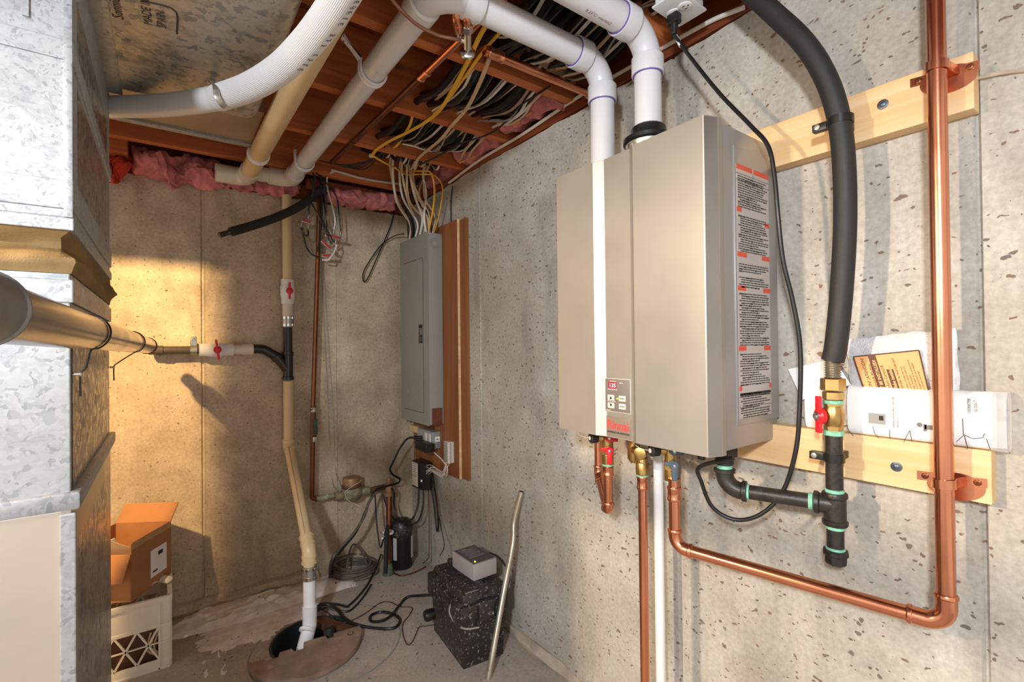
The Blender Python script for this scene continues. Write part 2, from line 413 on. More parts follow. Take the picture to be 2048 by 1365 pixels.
# pour line ridge and mortar ridges belong to the walls
bm = nb(); tube(bm, cat([aX(1950, 158, 1.199), aX(2000, 148, 1.197), aX(2060, 139, 1.198), aX(2150, 125, 1.199)], 5), .006, 8, flat=.6); fuzz(bm, .002, 60)
part(wr, 'pour_ridge', bm, m_mort)
bm = nb()
pts = [V((XW-.004, y, .012)) for y in [0.7+.05*i for i in range(26)]]
tube(bm, pts, [.016+.012*abs(noise.noise(V((i*.9, 2, 1)))) for i in range(26)], 8); fuzz(bm, .012, 23)
part(wr, 'mortar_ridge', bm, m_mort, 'pale lumpy mortar along the foot of the wall')
bm = nb()
pts = [V((x, YB-.004, .02)) for x in [-.9+.05*i for i in range(32)]]
tube(bm, pts, [.035+.02*noise.noise(V((i*.5, 5, 1))) for i in range(32)], 8); fuzz(bm, .02, 15)
part(wb, 'footing_fillet', bm, m_wallb)
# floor with a round hole for the sump pit
PC, PR = V((.505, 2.135, 0)), .165
bm = nb(); n = 72; ring = []
for k in range(n):
    a = 2*math.pi*k/n; d = V((math.cos(a), math.sin(a), 0)); t = 99
    for ax, lo, hi in ((0, -2.3, XW+.1), (1, -1.3, YB+.1)):
        if d[ax] > 1e-6: t = min(t, (hi-PC[ax])/d[ax])
        if d[ax] < -1e-6: t = min(t, (lo-PC[ax])/d[ax])
    ring.append([bm.verts.new(PC+d*PR+V((0, 0, -.05))), bm.verts.new(PC+d*PR), bm.verts.new(PC+d*min(t*.9, .34)), bm.verts.new(PC+d*t)])
for k in range(n):
    a, b_ = ring[k], ring[(k+1) % n]
    for j in range(3): bm.faces.new((a[j], b_[j], b_[j+1], a[j+1]))
fl = struct('floor', bm, m_floor, smooth=False)
bm = nb(); lathe(bm, PC+V((0, 0, -.5)), ZA, [(0, .01), (0, PR), (.49, PR+.004), (.503, PR+.004), (.503, PR-.006), (.01, PR-.008), (.01, .01)], 40, cap=False)
part(fl, 'sump_basin', bm, m_pit)
bm = nb(); lathe(bm, V((.545, 2.07, -.006)), ZA, [(0, .286), (.0068, .288), (.0068, .294), (0, .296)], 56, cap=False)
part(fl, 'basin_rim', bm, mat('grey_green_rim', '8d9088', .8, 0, .2, 20), 'grey green rim flush with the concrete')
def crustf(cx, cy, rx, ry, h, seed):
    def f(u, v):
        x, y = (u*2-1), (v*2-1); r = math.sqrt(x*x+y*y); k = max(0, 1-r*r*(.75+.5*noise.noise(V((x*1.7, y*1.7, seed)))))
        z = h*k*(.6+.8*abs(noise.noise(V((x*6, y*6, seed)))))-.004
        return V((cx+x*rx, cy+y*ry, z))
    return f
bm = nb(); f = crustf(.38, 2.56, .42, .12, .045, 3.); sheet(bm, 0, 44, 18, (0, 0, -.01), f)
f = crustf(.36, 2.38, .26, .18, .011, 8.); sheet(bm, 0, 26, 20, (0, 0, -.01), f)
f = crustf(.16, 2.14, .16, .24, .005, 5.); sheet(bm, 0, 26, 20, (0, 0, -.01), f)
bmesh.ops.delete(bm, geom=[v for v in bm.verts if (V((v.co.x, v.co.y, 0))-PC).length < PR+.006], context='VERTS')
part(fl, 'mineral_crust', bm, m_crust, 'white powdery crust on the floor below the back wall', kind='stuff')
bm = nb()
for i in range(300):
    x, y = random.uniform(-.05, 1.12), random.uniform(1.5, 2.62)
    if (V((x, y, 0))-PC).length < PR+.02: continue
    s = random.uniform(.0013, .0038)
    obox(bm, (x, y, s*.4), *(Matrix.Rotation(random.uniform(0, 6), 3, 'Z').transposed()), s*random.uniform(1, 3.5), s, s*.8)
part(fl, 'debris', bm, mat('floor_debris', '7d6a58', .9, 0, .4, 40), 'scattered crumbs and chips', kind='stuff')
# ceiling
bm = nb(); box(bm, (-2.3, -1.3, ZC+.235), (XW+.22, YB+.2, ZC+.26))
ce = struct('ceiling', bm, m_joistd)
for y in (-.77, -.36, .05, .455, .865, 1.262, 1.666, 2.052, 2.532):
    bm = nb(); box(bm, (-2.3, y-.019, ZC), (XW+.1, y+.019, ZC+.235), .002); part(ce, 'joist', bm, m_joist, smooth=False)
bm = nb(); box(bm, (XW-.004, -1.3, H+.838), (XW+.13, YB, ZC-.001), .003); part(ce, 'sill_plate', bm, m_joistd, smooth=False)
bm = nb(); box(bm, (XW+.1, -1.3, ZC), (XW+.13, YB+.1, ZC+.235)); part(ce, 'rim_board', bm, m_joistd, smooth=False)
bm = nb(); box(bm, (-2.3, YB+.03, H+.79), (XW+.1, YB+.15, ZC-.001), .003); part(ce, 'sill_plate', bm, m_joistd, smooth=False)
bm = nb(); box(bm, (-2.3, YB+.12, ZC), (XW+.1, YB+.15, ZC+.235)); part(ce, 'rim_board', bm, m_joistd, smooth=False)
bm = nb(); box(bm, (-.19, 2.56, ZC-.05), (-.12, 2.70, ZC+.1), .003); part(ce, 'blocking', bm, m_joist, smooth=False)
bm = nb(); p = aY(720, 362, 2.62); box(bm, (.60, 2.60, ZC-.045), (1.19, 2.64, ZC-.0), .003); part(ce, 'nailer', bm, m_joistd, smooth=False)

# ================================================================ WATER HEATER
XF, Y0, Y1, Z0, Z1 = .9065, .567, 1.037, H-.237, H+.4737
th = thing('water_heater', 'silver wall hung tankless water heater with red display, between the wood rails', 'water heater', (1.05, .80, Z0))
bm = nb(); box(bm, (.945, Y0-.010, Z0+.006), (XW-.012, Y1-.012, Z1-.004), .006); part(th, 'casing', bm, m_silvers)
bm = nb()
for z in (Z0+.02, Z1-.06): box(bm, (XW-.02, Y0+.1, z), (XW-.001, Y1-.1, z+.04))
part(th, 'wall_bracket', bm, m_zinc)
ys = [aX(px, 620, XF).y for px in (1189, 1206, 1257, 1268)]
poly = [(Y1, .955), (Y1, XF+.016), (Y1-.004, XF+.006), (Y1-.012, XF)]
poly += [(ys[0], XF), (ys[1], XF+.010), (ys[2], XF+.010), (ys[3]+.0, XF)]
poly += [(Y0+.001, XF), (Y0-.002, XF+.002), (Y0-.013, XF+.031), (Y0-.014, XF+.036), (Y0-.014, .955)]
bm = nb(); prism(bm, poly, Z0, Z1, lambda u, v, w: V((v, u, w)))
es = [e for e in bm.edges if abs(e.verts[0].co.z-e.verts[1].co.z) < 1e-6]
fc = part(th, 'front_cover', bm, m_silver, smooth=False)
bm = nb(); pr_ = [(ys[0], XF-.0008), (ys[1], XF+.0092), (ys[1], XF+.011), (ys[0], XF+.001)]; prism(bm, pr_, Z0+.001, Z1-.001, lambda u, v, w: V((v, u, w))); part(th, 'lit_bevel_strip', bm, mat('lit_bevel_silver', 'c4c4c6', .35, .2, .02, 5), 'bevel strip painted bright as if lit, down the front')  # bevel facing the light: its brightness is put into a paler colour
bm = nb(); pr_ = [(Y0-.0022, XF+.0012), (Y0-.0135, XF+.0305), (Y0-.0125, XF+.031), (Y0-.0005, XF+.002)]; prism(bm, pr_, Z0+.002, Z1-.002, lambda u, v, w: V((v, u, w))); part(th, 'edge_chamfer', bm, mat('polished_edge', 'a3a19d', .22, .75, .04, 5), smooth=False)
bm = nb(); box(bm, (XF-.0005, ys[3]-.0005, Z0+.001), (XF+.0025, ys[3]+.0025, Z1-.001)); part(th, 'bevel_shade_strip', bm, mat('bevel_shade_paint', '6f675e', .5, .2, .03, 5), 'thin painted shade strip on the bevel beside the control panel')  # shade of the bevel facing away, painted as a dark strip
# raised side panel with its long warning label
ys_ = Y0-.0115
a, b_, c, d = [aY(x, y, ys_) for x, y in ((1465, 284), (1548, 331), (1558, 836), (1475, 851))]
bm = nb(); xs0, xs1 = (a.x+d.x)/2, (b_.x+c.x)/2; zt, zb = (a.z+b_.z)/2, (c.z+d.z)/2
box(bm, (xs0, ys_-.0025, zb), (xs1, Y0+.02, zt), .002); sp = part(th, 'side_panel', bm, m_silvers)
a, b_, c, d = [aY(x, y, ys_) for x, y in ((1470, 326), (1533, 352), (1541, 837), (1476, 836))]
lx0, lx1 = (a.x+d.x)/2, (b_.x+c.x)/2; lz1, lz0 = (a.z+b_.z)/2-.001, (c.z+d.z)/2+.004
yl = ys_-.0026
bm = nb(); box(bm, (lx0, yl-.0006, lz0), (lx1, yl, lz1)); lab = part(th, 'warning_label', bm, mat('label_film', 'b9b2ae', .4, .1, .03, 6), 'tall label with red headings and small dark print')
Lh = lz1-lz0; lw = lx1-lx0
def lbar(bm, u0, u1, v, h): box(bm, (lx0+lw*u0, yl-.0010, lz1-Lh*v-h), (lx0+lw*u1, yl-.0006, lz1-Lh*v))
for v, segs in ((.0, ((0, .48), (.52, 1))), (.168, ((0, .14), )), (.205, ((.86, 1), )), (.345, ((0, .28), (.75, 1))), (.478, ((0, .24), (.78, 1))), (.715, ((0, .22), (.78, 1))), (.872, ((0, .08), (.93, 1)))):
    for u0, u1 in segs: bm = nb(); lbar(bm, u0, u1, v, .0105); part(lab, 'red_heading', bm, m_redink)
bm = nb(); v = .035; rnd = random.Random(3)
while v < .99:
    skip = any(abs(v-q) < .0125 for q in (.17, .35, .485, .72, .875)); v += .0092
    if skip: continue
    if rnd.random() < .03: v += .006; continue
    u = .04 if rnd.random() > .3 else .1; end = 1-.04-(rnd.random()**2)*.35
    while u < end:
        w = rnd.uniform(.04, .13); lbar(bm, u, min(u+w, end), v, .0021 if rnd.random() < .8 else .003); u += w+.014
part(lab, 'fine_print', bm, m_ink, kind='stuff')
bm = nb()
for v in (.035, .06, .915, .955): lbar(bm, .0, 1, v, .0008)
for u in (.5,): box(bm, (lx0+lw*u, yl-.0010, lz1-Lh*.075), (lx0+lw*u+.0006, yl-.0006, lz1-Lh*.02))
lbar(bm, .02, .98, .90, .006)
part(lab, 'ruled_line', bm, m_ink, kind='stuff')
# control panel
xc = XF+.010
def cx(px, py): return aX(px, py, xc)
a, b_, c, d = [cx(*q) for q in ((1212, 757), (1261, 761), (1261, 827), (1213, 822))]
y_l, y_r, z_t, z_b = a.y, b_.y, (a.z+b_.z)/2, (c.z+d.z)/2
bm = nb(); box(bm, (xc-.0035, y_r, z_b), (xc, y_l, z_t), .0015); bez = part(th, 'control_panel', bm, m_ctrl)
bm = nb(); box(bm, (xc-.002, y_r-.0014, z_b-.0014), (xc, y_l+.0014, z_t+.0014), .001); part(bez, 'bezel', bm, m_btn)
W_, Hh = y_l-y_r, z_t-z_b; xp = xc-.0035
def cp(u, v): return V((xp, y_l-W_*u, z_t-Hh*v))
def cbox(bm, u0, u1, v0, v1, t=.0012): box(bm, (xp-t, y_l-W_*u1, z_t-Hh*v1), (xp, y_l-W_*u0, z_t-Hh*v0), .0003)
bm = nb(); cbox(bm, .14, .48, .09, .28); dsp = part(bez, 'display', bm, m_lcd)
text(dsp, 'digits', '135', Hh*.17, cp(.18, .25)-V((.0014, 0, 0)), -YA, ZA, m_led, sx=1.12, bold=.0001)
for u, v, s in ((.12, .56, '\u25b2'), (.12, .80, '\u25bc'), (.58, .56, ''), (.58, .80, '')):
    bm = nb(); cbox(bm, u, u+.27, v-.07, v+.10, .0018); bt = part(bez, 'button', bm, m_btn)
    bm = nb()
    o_ = cp(u+.135, v+.015)-V((.0021, 0, 0)); q = W_*.055
    if s:
        sg = 1 if v < .7 else -1
        bm.faces.new([bm.verts.new(o_+V((0, dy, dz))) for dy, dz in ((q, -q*sg*.9), (-q, -q*sg*.9), (0, q*sg))])
        part(bt, 'arrow', bm, m_ink)
    else:
        box(bm, o_+V((-.0001, -W_*.09, -.0012)), o_+V((.0001, W_*.09, .0012))); part(bt, 'print', bm, m_ctrl)
bm = nb(); cyl(bm, cp(.515, .59), cp(.515, .59)-V((.0015, 0, 0)), .0022, 12); part(bez, 'indicator', bm, m_green_led)
bm = nb()
for u0, u1, v in ((.1, .5, .315), (.6, .74, .1), (.1, .44, .675), (.05, .24, .955), (.22, .46, .06)):
    u = u0
    while u < u1: box(bm, cp(min(u+.07, u1), v+.02)-V((.0003, 0, 0)), cp(u, v)); u += .09
part(bez, 'print', bm, m_btn, kind='stuff')
a, b_, c, d = [cx(*q) for q in ((1212, 832), (1262, 838), (1262, 881), (1212, 870))]
bm = nb(); box(bm, (xc-.0012, b_.y, (c.z+d.z)/2), (xc, a.y, (a.z+b_.z)/2), .0004); pl = part(th, 'name_plate', bm, m_plate)
zc_ = (a.z+b_.z)/2; hh = zc_-(c.z+d.z)/2; wl = a.y-b_.y
text(pl, 'lettering', 'Rinnai', hh*.62, V((xc-.0012, a.y-wl*.05, zc_-hh*.62)), -YA, ZA, m_brandred, sx=.93, bold=.0008, up=.0006)
text(pl, 'tagline', 'EXPERIENCE OUR INNOVATION', hh*.125, V((xc-.0012, a.y-wl*.07, zc_-hh*.82)), -YA, ZA, m_ink, sx=.78, bold=.0002, up=.0006)
# vent collar on top
P2 = V((1.045, .812, 0)); P1 = V((1.05, .98, 0))
bm = nb(); z = Z1-.004
lathe(bm, V((P2.x, P2.y, z)), ZA, [(0, .062), (.008, .062), (.010, .058), (.05, .057), (.058, .060)], 36, cap=False); part(th, 'flue_flange', bm, m_zinc)
bm = nb(); lathe(bm, V((P2.x, P2.y, z+.056)), ZA, [(0, .052), (.006, .066), (.016, .066), (.02, .05), (.03, .046), (.045, .045), (.047, .042), (.05, .0385)], 36); part(th, 'flue_collar', bm, m_blk)
bm = nb()
for k in range(5):
    a = k*1.256+.4; p = V((P2.x+.058*math.cos(a), P2.y+.058*math.sin(a), z+.040)); cyl(bm, p, p+V((0, 0, .012)), .005, 8)
part(th, 'flange_screw', bm, m_chrome, kind='stuff')
bm = nb(); lathe(bm, V((P1.x, P1.y, z)), ZA, [(0, .05), (.012, .05), (.014, .044), (.02, .042)], 30); part(th, 'intake_collar', bm, m_blk)
# ---------------- vent pipes
RP = .0352; ZV = H+.825
def pvcring(parent, p, d, L=.045):
    d = V(d).normalized(); p = V(p)
    bm = nb(); lathe(bm, p, d, [(0, RP+.0005), (.0, RP+.006), (.003, RP+.0068), (L, RP+.0068), (L+.002, RP+.004), (L+.004, RP)], 32, cap=False); part(parent, 'hub', bm, m_pvc)
    bm = nb(); lathe(bm, p-d*.0022, d, [(0, RP+.0006), (.0005, RP+.0030), (.0024, RP+.0034)], 32, cap=False); part(parent, 'primer_line', bm, m_purple, 'purple primer smear at the joint')
XB = .512
t1 = thing('intake_vent_pipe', 'long white plastic vent pipe turning twice, heater top to back wall, with purple joints', 'pipe', (P1.x, P1.y, Z1))
zb_ = H+.818
path = fillet([V((P1.x, P1.y, Z1)), V((P1.x, P1.y, ZV)), V((XB, P1.y, ZV)), V((XB, 2.535, H+.832)), V((XB-.02, 2.545, H+.832))], .078, 10)
bm = nb(); tube(bm, path, RP, 28); part(t1, 'pipe', bm, m_pvc)
pvcring(t1, (P1.x, P1.y, ZV-.112), (0, 0, 1)); pvcring(t1, (P1.x-.112, P1.y, ZV), (1, 0, 0))
pvcring(t1, (XB+.112, P1.y, ZV), (-1, 0, 0)); pvcring(t1, (XB, P1.y+.112, ZV), (0, -1, 0))
# elbow at the back wall and the short run to the left
bm = nb(); tube(bm, fillet([V((XB, 2.45, H+.831)), V((XB, 2.555, H+.832)), V((XB-.1, 2.555, H+.832))], .05, 8), RP+.006, 26); part(t1, 'elbow', bm, m_ivory)
bm = nb(); tube(bm, [V((XB-.09, 2.555, H+.832)), V((XB-.19, 2.555, H+.832))], RP, 26); part(t1, 'stub', bm, m_ivory)
t2 = thing('exhaust_vent_pipe', 'white plastic flue pipe rising from the black collar on the heater', 'pipe', (P2.x, P2.y, Z1))
path = fillet([V((P2.x, P2.y, Z1+.03)), V((P2.x, P2.y, ZV)), V((-.6, P2.y, ZV+.006))], .078, 10)
bm = nb(); tube(bm, path, RP, 28); p2 = part(t2, 'pipe', bm, m_pvc)
pvcring(t2, (P2.x, P2.y, ZV-.112), (0, 0, 1)); pvcring(t2, (P2.x-.112, P2.y, ZV), (1, 0, 0))
text(p2, 'print', '8 23\u00b0C  nw.mm2', .0125, V((P2.x-.235, P2.y-.004, ZV-.0352)), (1, 0, 0), V((0, -1, .1)), mat('dark_crimson_print', '8c2a40', .6), up=.0006)
# the second, yellowed pipe beside it
XA_ = .318; ZA_ = H+.79
t3 = thing('yellowed_vent_pipe', 'yellowed plastic pipe beside the white one, passing behind the ribbed hose', 'pipe', (XA_, 2.4, ZA_))
bm = nb(); tube(bm, [V((XA_, .75, ZA_-.03)), V((XA_, 2.53, ZA_+.012))], RP, 28); part(t3, 'pipe', bm, m_cream)
bm = nb(); tube(bm, fillet([V((XA_, 2.43, ZA_+.01)), V((XA_, 2.555, ZA_+.012)), V((XA_-.1, 2.555, ZA_+.012))], .05, 8), RP+.006, 26); part(t3, 'elbow', bm, m_ivory)
bm = nb(); tube(bm, [V((XA_-.09, 2.555, ZA_+.012)), V((XA_-.125, 2.555, ZA_+.012))], RP+.006, 26); part(t3, 'stub', bm, m_ivory)
# J-hook hangers
def jhook(name, lab, c, top, flip=1, rr=RP+.001, lean=0):
    c = V(c); t = thing(name, lab, 'hanger', c+V((-flip*rr, 0, 0)), 'plastic hangers on the vent pipes'); pts = []
    for k in range(15):
        a = math.pi*(1.0+k/14*1.12); pts.append(c+V((math.cos(a)*rr*flip, 0, math.sin(a)*rr)))
    pts = [c+V((-flip*(rr+lean), 0, top)), c+V((-flip*rr, 0, top*.4))]+pts
    bm = nb(); w = .0115
    L_, R_ = [], []
    fr = frames(pts)
    rows = []
    for p, (tt, n, b) in zip(pts, fr):
        nrm = V((tt.z, 0, -tt.x)).normalized()
        if nrm.dot(p-c) < 0: nrm = -nrm
        rows.append([bm.verts.new(p+YA*y+nrm*o) for y, o in ((-w, 0), (w, 0), (w, .006), (w*.55, .006), (w*.45, .003), (-w*.45, .003), (-w*.55, .006), (-w, .006))])
    for A, B in zip(rows, rows[1:]):
        for k in range(8): bm.faces.new((A[k], A[(k+1) % 8], B[(k+1) % 8], B[k]))
    bm.faces.new(rows[0][::-1]); bm.faces.new(rows[-1])
    part(t, 'hook', bm, m_pvcw)
    bm = nb()
    for q in (.55, .75, .95):
        p = c+V((-flip*(rr+lean*.9+.0035), -.0005, top*q)); cyl(bm, p-YA*.0122, p-YA*.0114, .0018, 8)
    part(t, 'nail_hole', bm, m_dark, kind='stuff')
    return t
jhook('pipe_hanger', 'white plastic hook under the vent pipe, long strap up to its left', (XB, 1.405, ZV), .075, 1, lean=.055)
jhook('pipe_hanger', 'short white plastic hook on the white pipe close to the back wall', (XB, 2.27, H+.829), .045)
jhook('pipe_hanger', 'white plastic hook on the yellowed pipe under the duct corner', (XA_, 2.2, ZA_+.005), .05, -1)

# ================================================================ WOOD RAILS
def rail(lab, tl, tr, br, name='wall_rail'):
    xb = XW-.038; a = aX(*tr, xb); b_ = aX(*br, xb)
    zt, zb = a.z, b_.z; yr = (a.y+b_.y)/2
    t = thing(name, lab, 'board', (XW-.02, .5, zb))
    bm = nb(); box(bm, (xb, yr, zb), (XW+.001, 1.0, zt), .002); part(t, 'board', bm, m_pine, smooth=False)
    return t, xb, zt, zb
ru, xb, zt_u, zb_u = rail('upper pine board screwed to the concrete, copper pipe clamped across it', 0, (1940, 104), (1955, 214))
rl, xb, zt_l, zb_l = rail('lower pine board screwed to the concrete, paper bundle standing on it', 0, (1985, 904), (1982, 1011))
def bolt(par, px, py):
    p = aX(px, py, xb); bm = nb()
    lathe(bm, p, -XA, [(0, .0095), (.0015, .0095), (.002, .008), (.002, .005), (.0035, .005), (.0045, .003)], 18); b = part(par, 'anchor_bolt', bm, mat('blue_grey_zinc', '5c6670', .4, .7, .1, 40) if 'blue_grey_zinc' not in MATS else MATS['blue_grey_zinc'])
bolt(ru, 1766, 209); bolt(rl, 1793, 934)
# ================================================================ COPPER RUN ON THE RIGHT
RC = .0140; XP = 1.118
pv0 = aX(1870, 0, XP); pv1 = aX(1894, 1250, XP)
zh = pv1.z
ps = aZ(1350, 1094, zh-.004)
t = thing('copper_water_pipe', 'bright copper pipe from the blue valve along the wall, then up through the frame', 'pipe', (XP, pv1.y, zh))
yv = (pv0.y+pv1.y)/2
path = [V((ps.x, ps.y, Z0-.10)), V((ps.x, ps.y, zh-.004)), V((XP, yv, zh)), V((XP, yv, H+1.1))]
bm = nb(); tube(bm, fillet(path, .034, 10), RC, 22); part(t, 'pipe', bm, m_copper)
d = (path[2]-path[1]).normalized()
def elbowf(par, b, u, w, r=RC, L=.045, m=None, rad=.03):
    """elbow with beads at both sockets; u, w point away from the corner"""
    b, u, w = V(b), V(u).normalized(), V(w).normalized(); bm = nb()
    tube(bm, fillet([b+u*L, b, b+w*L], rad, 8), r+.0018, 22)
    for q in (u, w): lathe(bm, b+q*(L-.009), q, [(0, r+.0018), (.002, r+.0036), (.006, r+.0038), (.009, r+.0018), (.0095, r)], 22, cap=False)
    return part(par, 'elbow', bm, m or m_copper)
elbowf(t, path[1], ZA, d); elbowf(t, path[2], -d, ZA, L=.055)
bm = nb(); q = V((ps.x, ps.y, Z0-.155)); ringfit(bm, q, q+V((0, 0, .035)), RC+.0022); part(t, 'coupling', bm, m_copper)
def strap(name, lab, z, tilt=0):
    p = V((XP, yv, z)); t = thing(name, lab, 'clamp', (xb, yv, z), 'copper pipe clamps')
    bm = nb(); pts = [(xb-.001, yv+.048), (xb-.001, yv+.022), (xb-.012, yv+.0175)]
    pts += [(XP+math.cos(a)*(RC+.0015), yv+math.sin(a)*(RC+.0015)) for a in [math.pi*(.35+1.3*k/12) for k in range(13)]]
    pts += [(xb-.012, yv-.0175), (xb-.001, yv-.022), (xb-.001, yv-.048)]
    rows = []
    for i, (x, y) in enumerate(pts):
        zc = z+tilt*(y-yv)
        a_, b2 = pts[max(0, i-1)], pts[min(len(pts)-1, i+1)]; tg = V((b2[0]-a_[0], b2[1]-a_[1])).normalized(); nn = V((tg.y, -tg.x))
        rows.append([bm.verts.new(V((x+nn.x*o, y+nn.y*o, zc+h_))) for h_, o in ((-.008, 0), (.008, 0), (.008, .0016), (-.008, .0016))])
    for A, B in zip(rows, rows[1:]):
        for k in range(4): bm.faces.new((A[k], A[(k+1) % 4], B[(k+1) % 4], B[k]))
    bm.faces.new(rows[0][::-1]); bm.faces.new(rows[-1]); part(t, 'band', bm, m_copper)
    bm = nb(); pr = [(math.cos(a)*.040, math.sin(a)*.025) for a in [2*math.pi*k/28 for k in range(28)]]
    prism(bm, pr, xb-.002, xb-.0002, lambda u, v, w: V((w, yv-.006+u, z-.012+v+tilt*u))); part(t, 'back_plate', bm, m_copper)
    for s in (-1, 1):
        bm = nb(); y = yv+s*.036; lathe(bm, V((xb-.001, y, z+tilt*s*.036)), -XA, [(0, .0058), (.003, .0055), (.004, .004), (.004, .002), (.003, .001)], 14); part(t, 'screw', bm, m_copperd)
strap('pipe_clamp', 'copper two-hole clamp holding the pipe to the upper board', aX(1880, 152, xb).z, .1)
strap('pipe_clamp', 'copper two-hole clamp holding the pipe to the lower board', aX(1893, 957, xb).z, -.05)
# ================================================================ GAS LINE
XG = 1.105
g = [aX(x, y, XG) for x, y in ((1668, 722), (1668, 760), (1668, 800), (1668, 865), (1668, 985), (1668, 1050), (1669, 1100), (1670, 1130))]
yg = sum(p.y for p in g)/len(g); zg = [p.z for p in g]
t = thing('gas_hose', 'thick black flexible gas hose arching down the wall to the brass nut', 'hose', (XG, yg, zg[1]))
hp = [aX(x, y, q) for x, y, q in ((1455, -55, 1.06), (1545, 25, 1.075), (1607, 85, 1.085), (1651, 155, 1.095), (1677, 235, 1.102), (1688, 330, XG), (1690, 450, XG), (1683, 580, XG), (1672, 690, XG))]+[V((XG, yg, zg[0]))]
bm = nb(); tube(bm, cat(hp, 8), .0205, 20); part(t, 'jacket', bm, m_rub)
bm = nb(); pts = []; rr = []
n = 18
for k in range(n+1): pts.append(V((XG, yg, zg[0]+.005+(zg[1]-zg[0]-.005)*k/n))); rr.append(.0118 if k % 2 else .0168)
tube(bm, pts, rr, 20); part(t, 'corrugated_tube', bm, m_steel)
bm = nb(); zz = (zg[1]+zg[2]*1.2)/2.2; hexnut(bm, (XG, yg, zg[1]+.003), (XG, yg, zz), .0225); hexnut(bm, (XG, yg, zz-.002), (XG, yg, zg[2]), .019); part(t, 'brass_nut', bm, m_brass)
t = thing('gas_pipe', 'black iron gas pipe with red valve, tee and capped drip leg below the hose', 'pipe', (XG, yg, zg[7]))
def tape(par, a, b, r):
    a, b = V(a), V(b); bm = nb(); L = (b-a).length; pr = [(0, r)]
    k = 0; n = max(3, int(L/.0025))
    for k in range(n): pr += [(L*(k+.3)/n, r+.001), (L*(k+.8)/n, r+.0002)]
    lathe(bm, a, b-a, pr+[(L, r)], 20); part(par, 'thread_tape', bm, m_teal)
bm = nb(); zc = (zg[2]+zg[3])/2
hexnut(bm, (XG, yg, zg[2]), (XG, yg, zg[2]-.014), .017); cyl(bm, (XG, yg, zg[2]-.012), (XG, yg, zg[3]+.012), .0165, 20); lathe(bm, V((XG, yg, zc-.02)), ZA, [(0, .0165), (.01, .02), (.03, .02), (.04, .0165)], 20, cap=False)
hexnut(bm, (XG, yg, zg[3]+.014), (XG, yg, zg[3]), .017); va = part(t, 'valve_body', bm, m_brass)
hd = V((-.8, .6, 0)).normalized(); hc = V((XG, yg, zc))+hd*.026
bm = nb(); cyl(bm, V((XG, yg, zc)), hc, .009, 14); lathe(bm, hc-hd*.004, hd, [(0, .016), (.008, .0165), (.011, .013)], 20)
sd = hd.cross(ZA)
obox(bm, hc+ZA*.024+hd*.004, sd, ZA, hd, .013, .034, .007, .002); obox(bm, hc-ZA*.02+hd*.004, sd, ZA, hd, .014, .028, .007, .002); part(va, 'red_handle', bm, m_red)
bm = nb(); lathe(bm, hc+hd*.007, hd, [(0, .009), (.002, .009), (.003, .006), (.006, .005), (.007, .002)], 16); part(va, 'stem_nut', bm, m_chrome)
RI = .0155
tape(t, (XG, yg, zg[2]-.001), (XG, yg, zg[2]-.008), .0172); tape(t, (XG, yg, zg[3]+.004), (XG, yg, zg[3]-.006), .0172)
bm = nb(); cyl(bm, (XG, yg, zg[3]), (XG, yg, zg[4]), RI, 22); part(t, 'nipple', bm, m_iron)
tape(t, (XG, yg, zg[4]+.007), (XG, yg, zg[4]), RI+.001)
zt_ = (zg[4]+zg[5])/2
def bell(bm, a, b, r):
    a, b = V(a), V(b); L = (b-a).length; lathe(bm, a, b-a, [(0, r+.0005), (0, r+.006), (.003, r+.0075), (.009, r+.0075), (.012, r+.0045), (L-.012, r+.0045), (L-.009, r+.0075), (L-.003, r+.0075), (L, r+.006), (L, r+.0005)], 24)
bm = nb(); bell(bm, (XG, yg, zg[4]), (XG, yg, zg[5]), RI)
ph = aX(1640, 1003, XG); zh_ = ph.z
pe = aZ(1493, 984, zh_); dh = (V((pe.x, pe.y, 0))-V((XG, yg, 0))).normalized()
b0 = V((XG, yg, zh_)); lathe(bm, b0, dh, [(0, RI+.004), (.026, RI+.0045), (.029, RI+.0075), (.036, RI+.0075), (.038, RI+.0005)], 24); part(t, 'tee', bm, m_iron)
tape(t, b0+dh*.038, b0+dh*.046, RI+.001)
e1 = V((pe.x, pe.y, zh_)); bm = nb(); cyl(bm, b0+dh*.04, e1, RI, 22); part(t, 'horizontal_pipe', bm, m_iron)
tape(t, e1-dh*.006, e1+dh*.003, RI+.001)
ec = e1+dh*.045
bm = nb(); tube(bm, fillet([e1, ec, ec+ZA*.045], .035, 10), RI+.0035, 24)
lathe(bm, e1+dh*.010, -dh, [(0, RI+.004), (.002, RI+.0075), (.01, RI+.0075), (.012, RI)], 24); lathe(bm, ec+ZA*.036, ZA, [(0, RI+.004), (.002, RI+.0075), (.009, RI+.0075), (.011, RI)], 24)
part(t, 'elbow', bm, m_iron)
tape(t, ec+ZA*.046, ec+ZA*.055, RI+.0005)
bm = nb(); zu = ec.z+.055; cyl(bm, (ec.x, ec.y, zu), (ec.x, ec.y, zu+.02), RI+.005, 20, .002); hexnut(bm, (ec.x, ec.y, zu+.02), (ec.x, ec.y, zu+.045), RI+.013); cyl(bm, (ec.x, ec.y, zu+.044), (ec.x, ec.y, Z0+.01), RI, 16); part(t, 'union', bm, m_iron)
tape(t, (XG, yg, zg[5]), (XG, yg, zg[5]-.008), RI+.0005)
bm = nb(); cyl(bm, (XG, yg, zg[5]-.004), (XG, yg, zg[6]-.004), RI, 22); part(t, 'drip_leg', bm, m_iron)
tape(t, (XG, yg, zg[6]+.006), (XG, yg, zg[6]-.002), RI+.001)
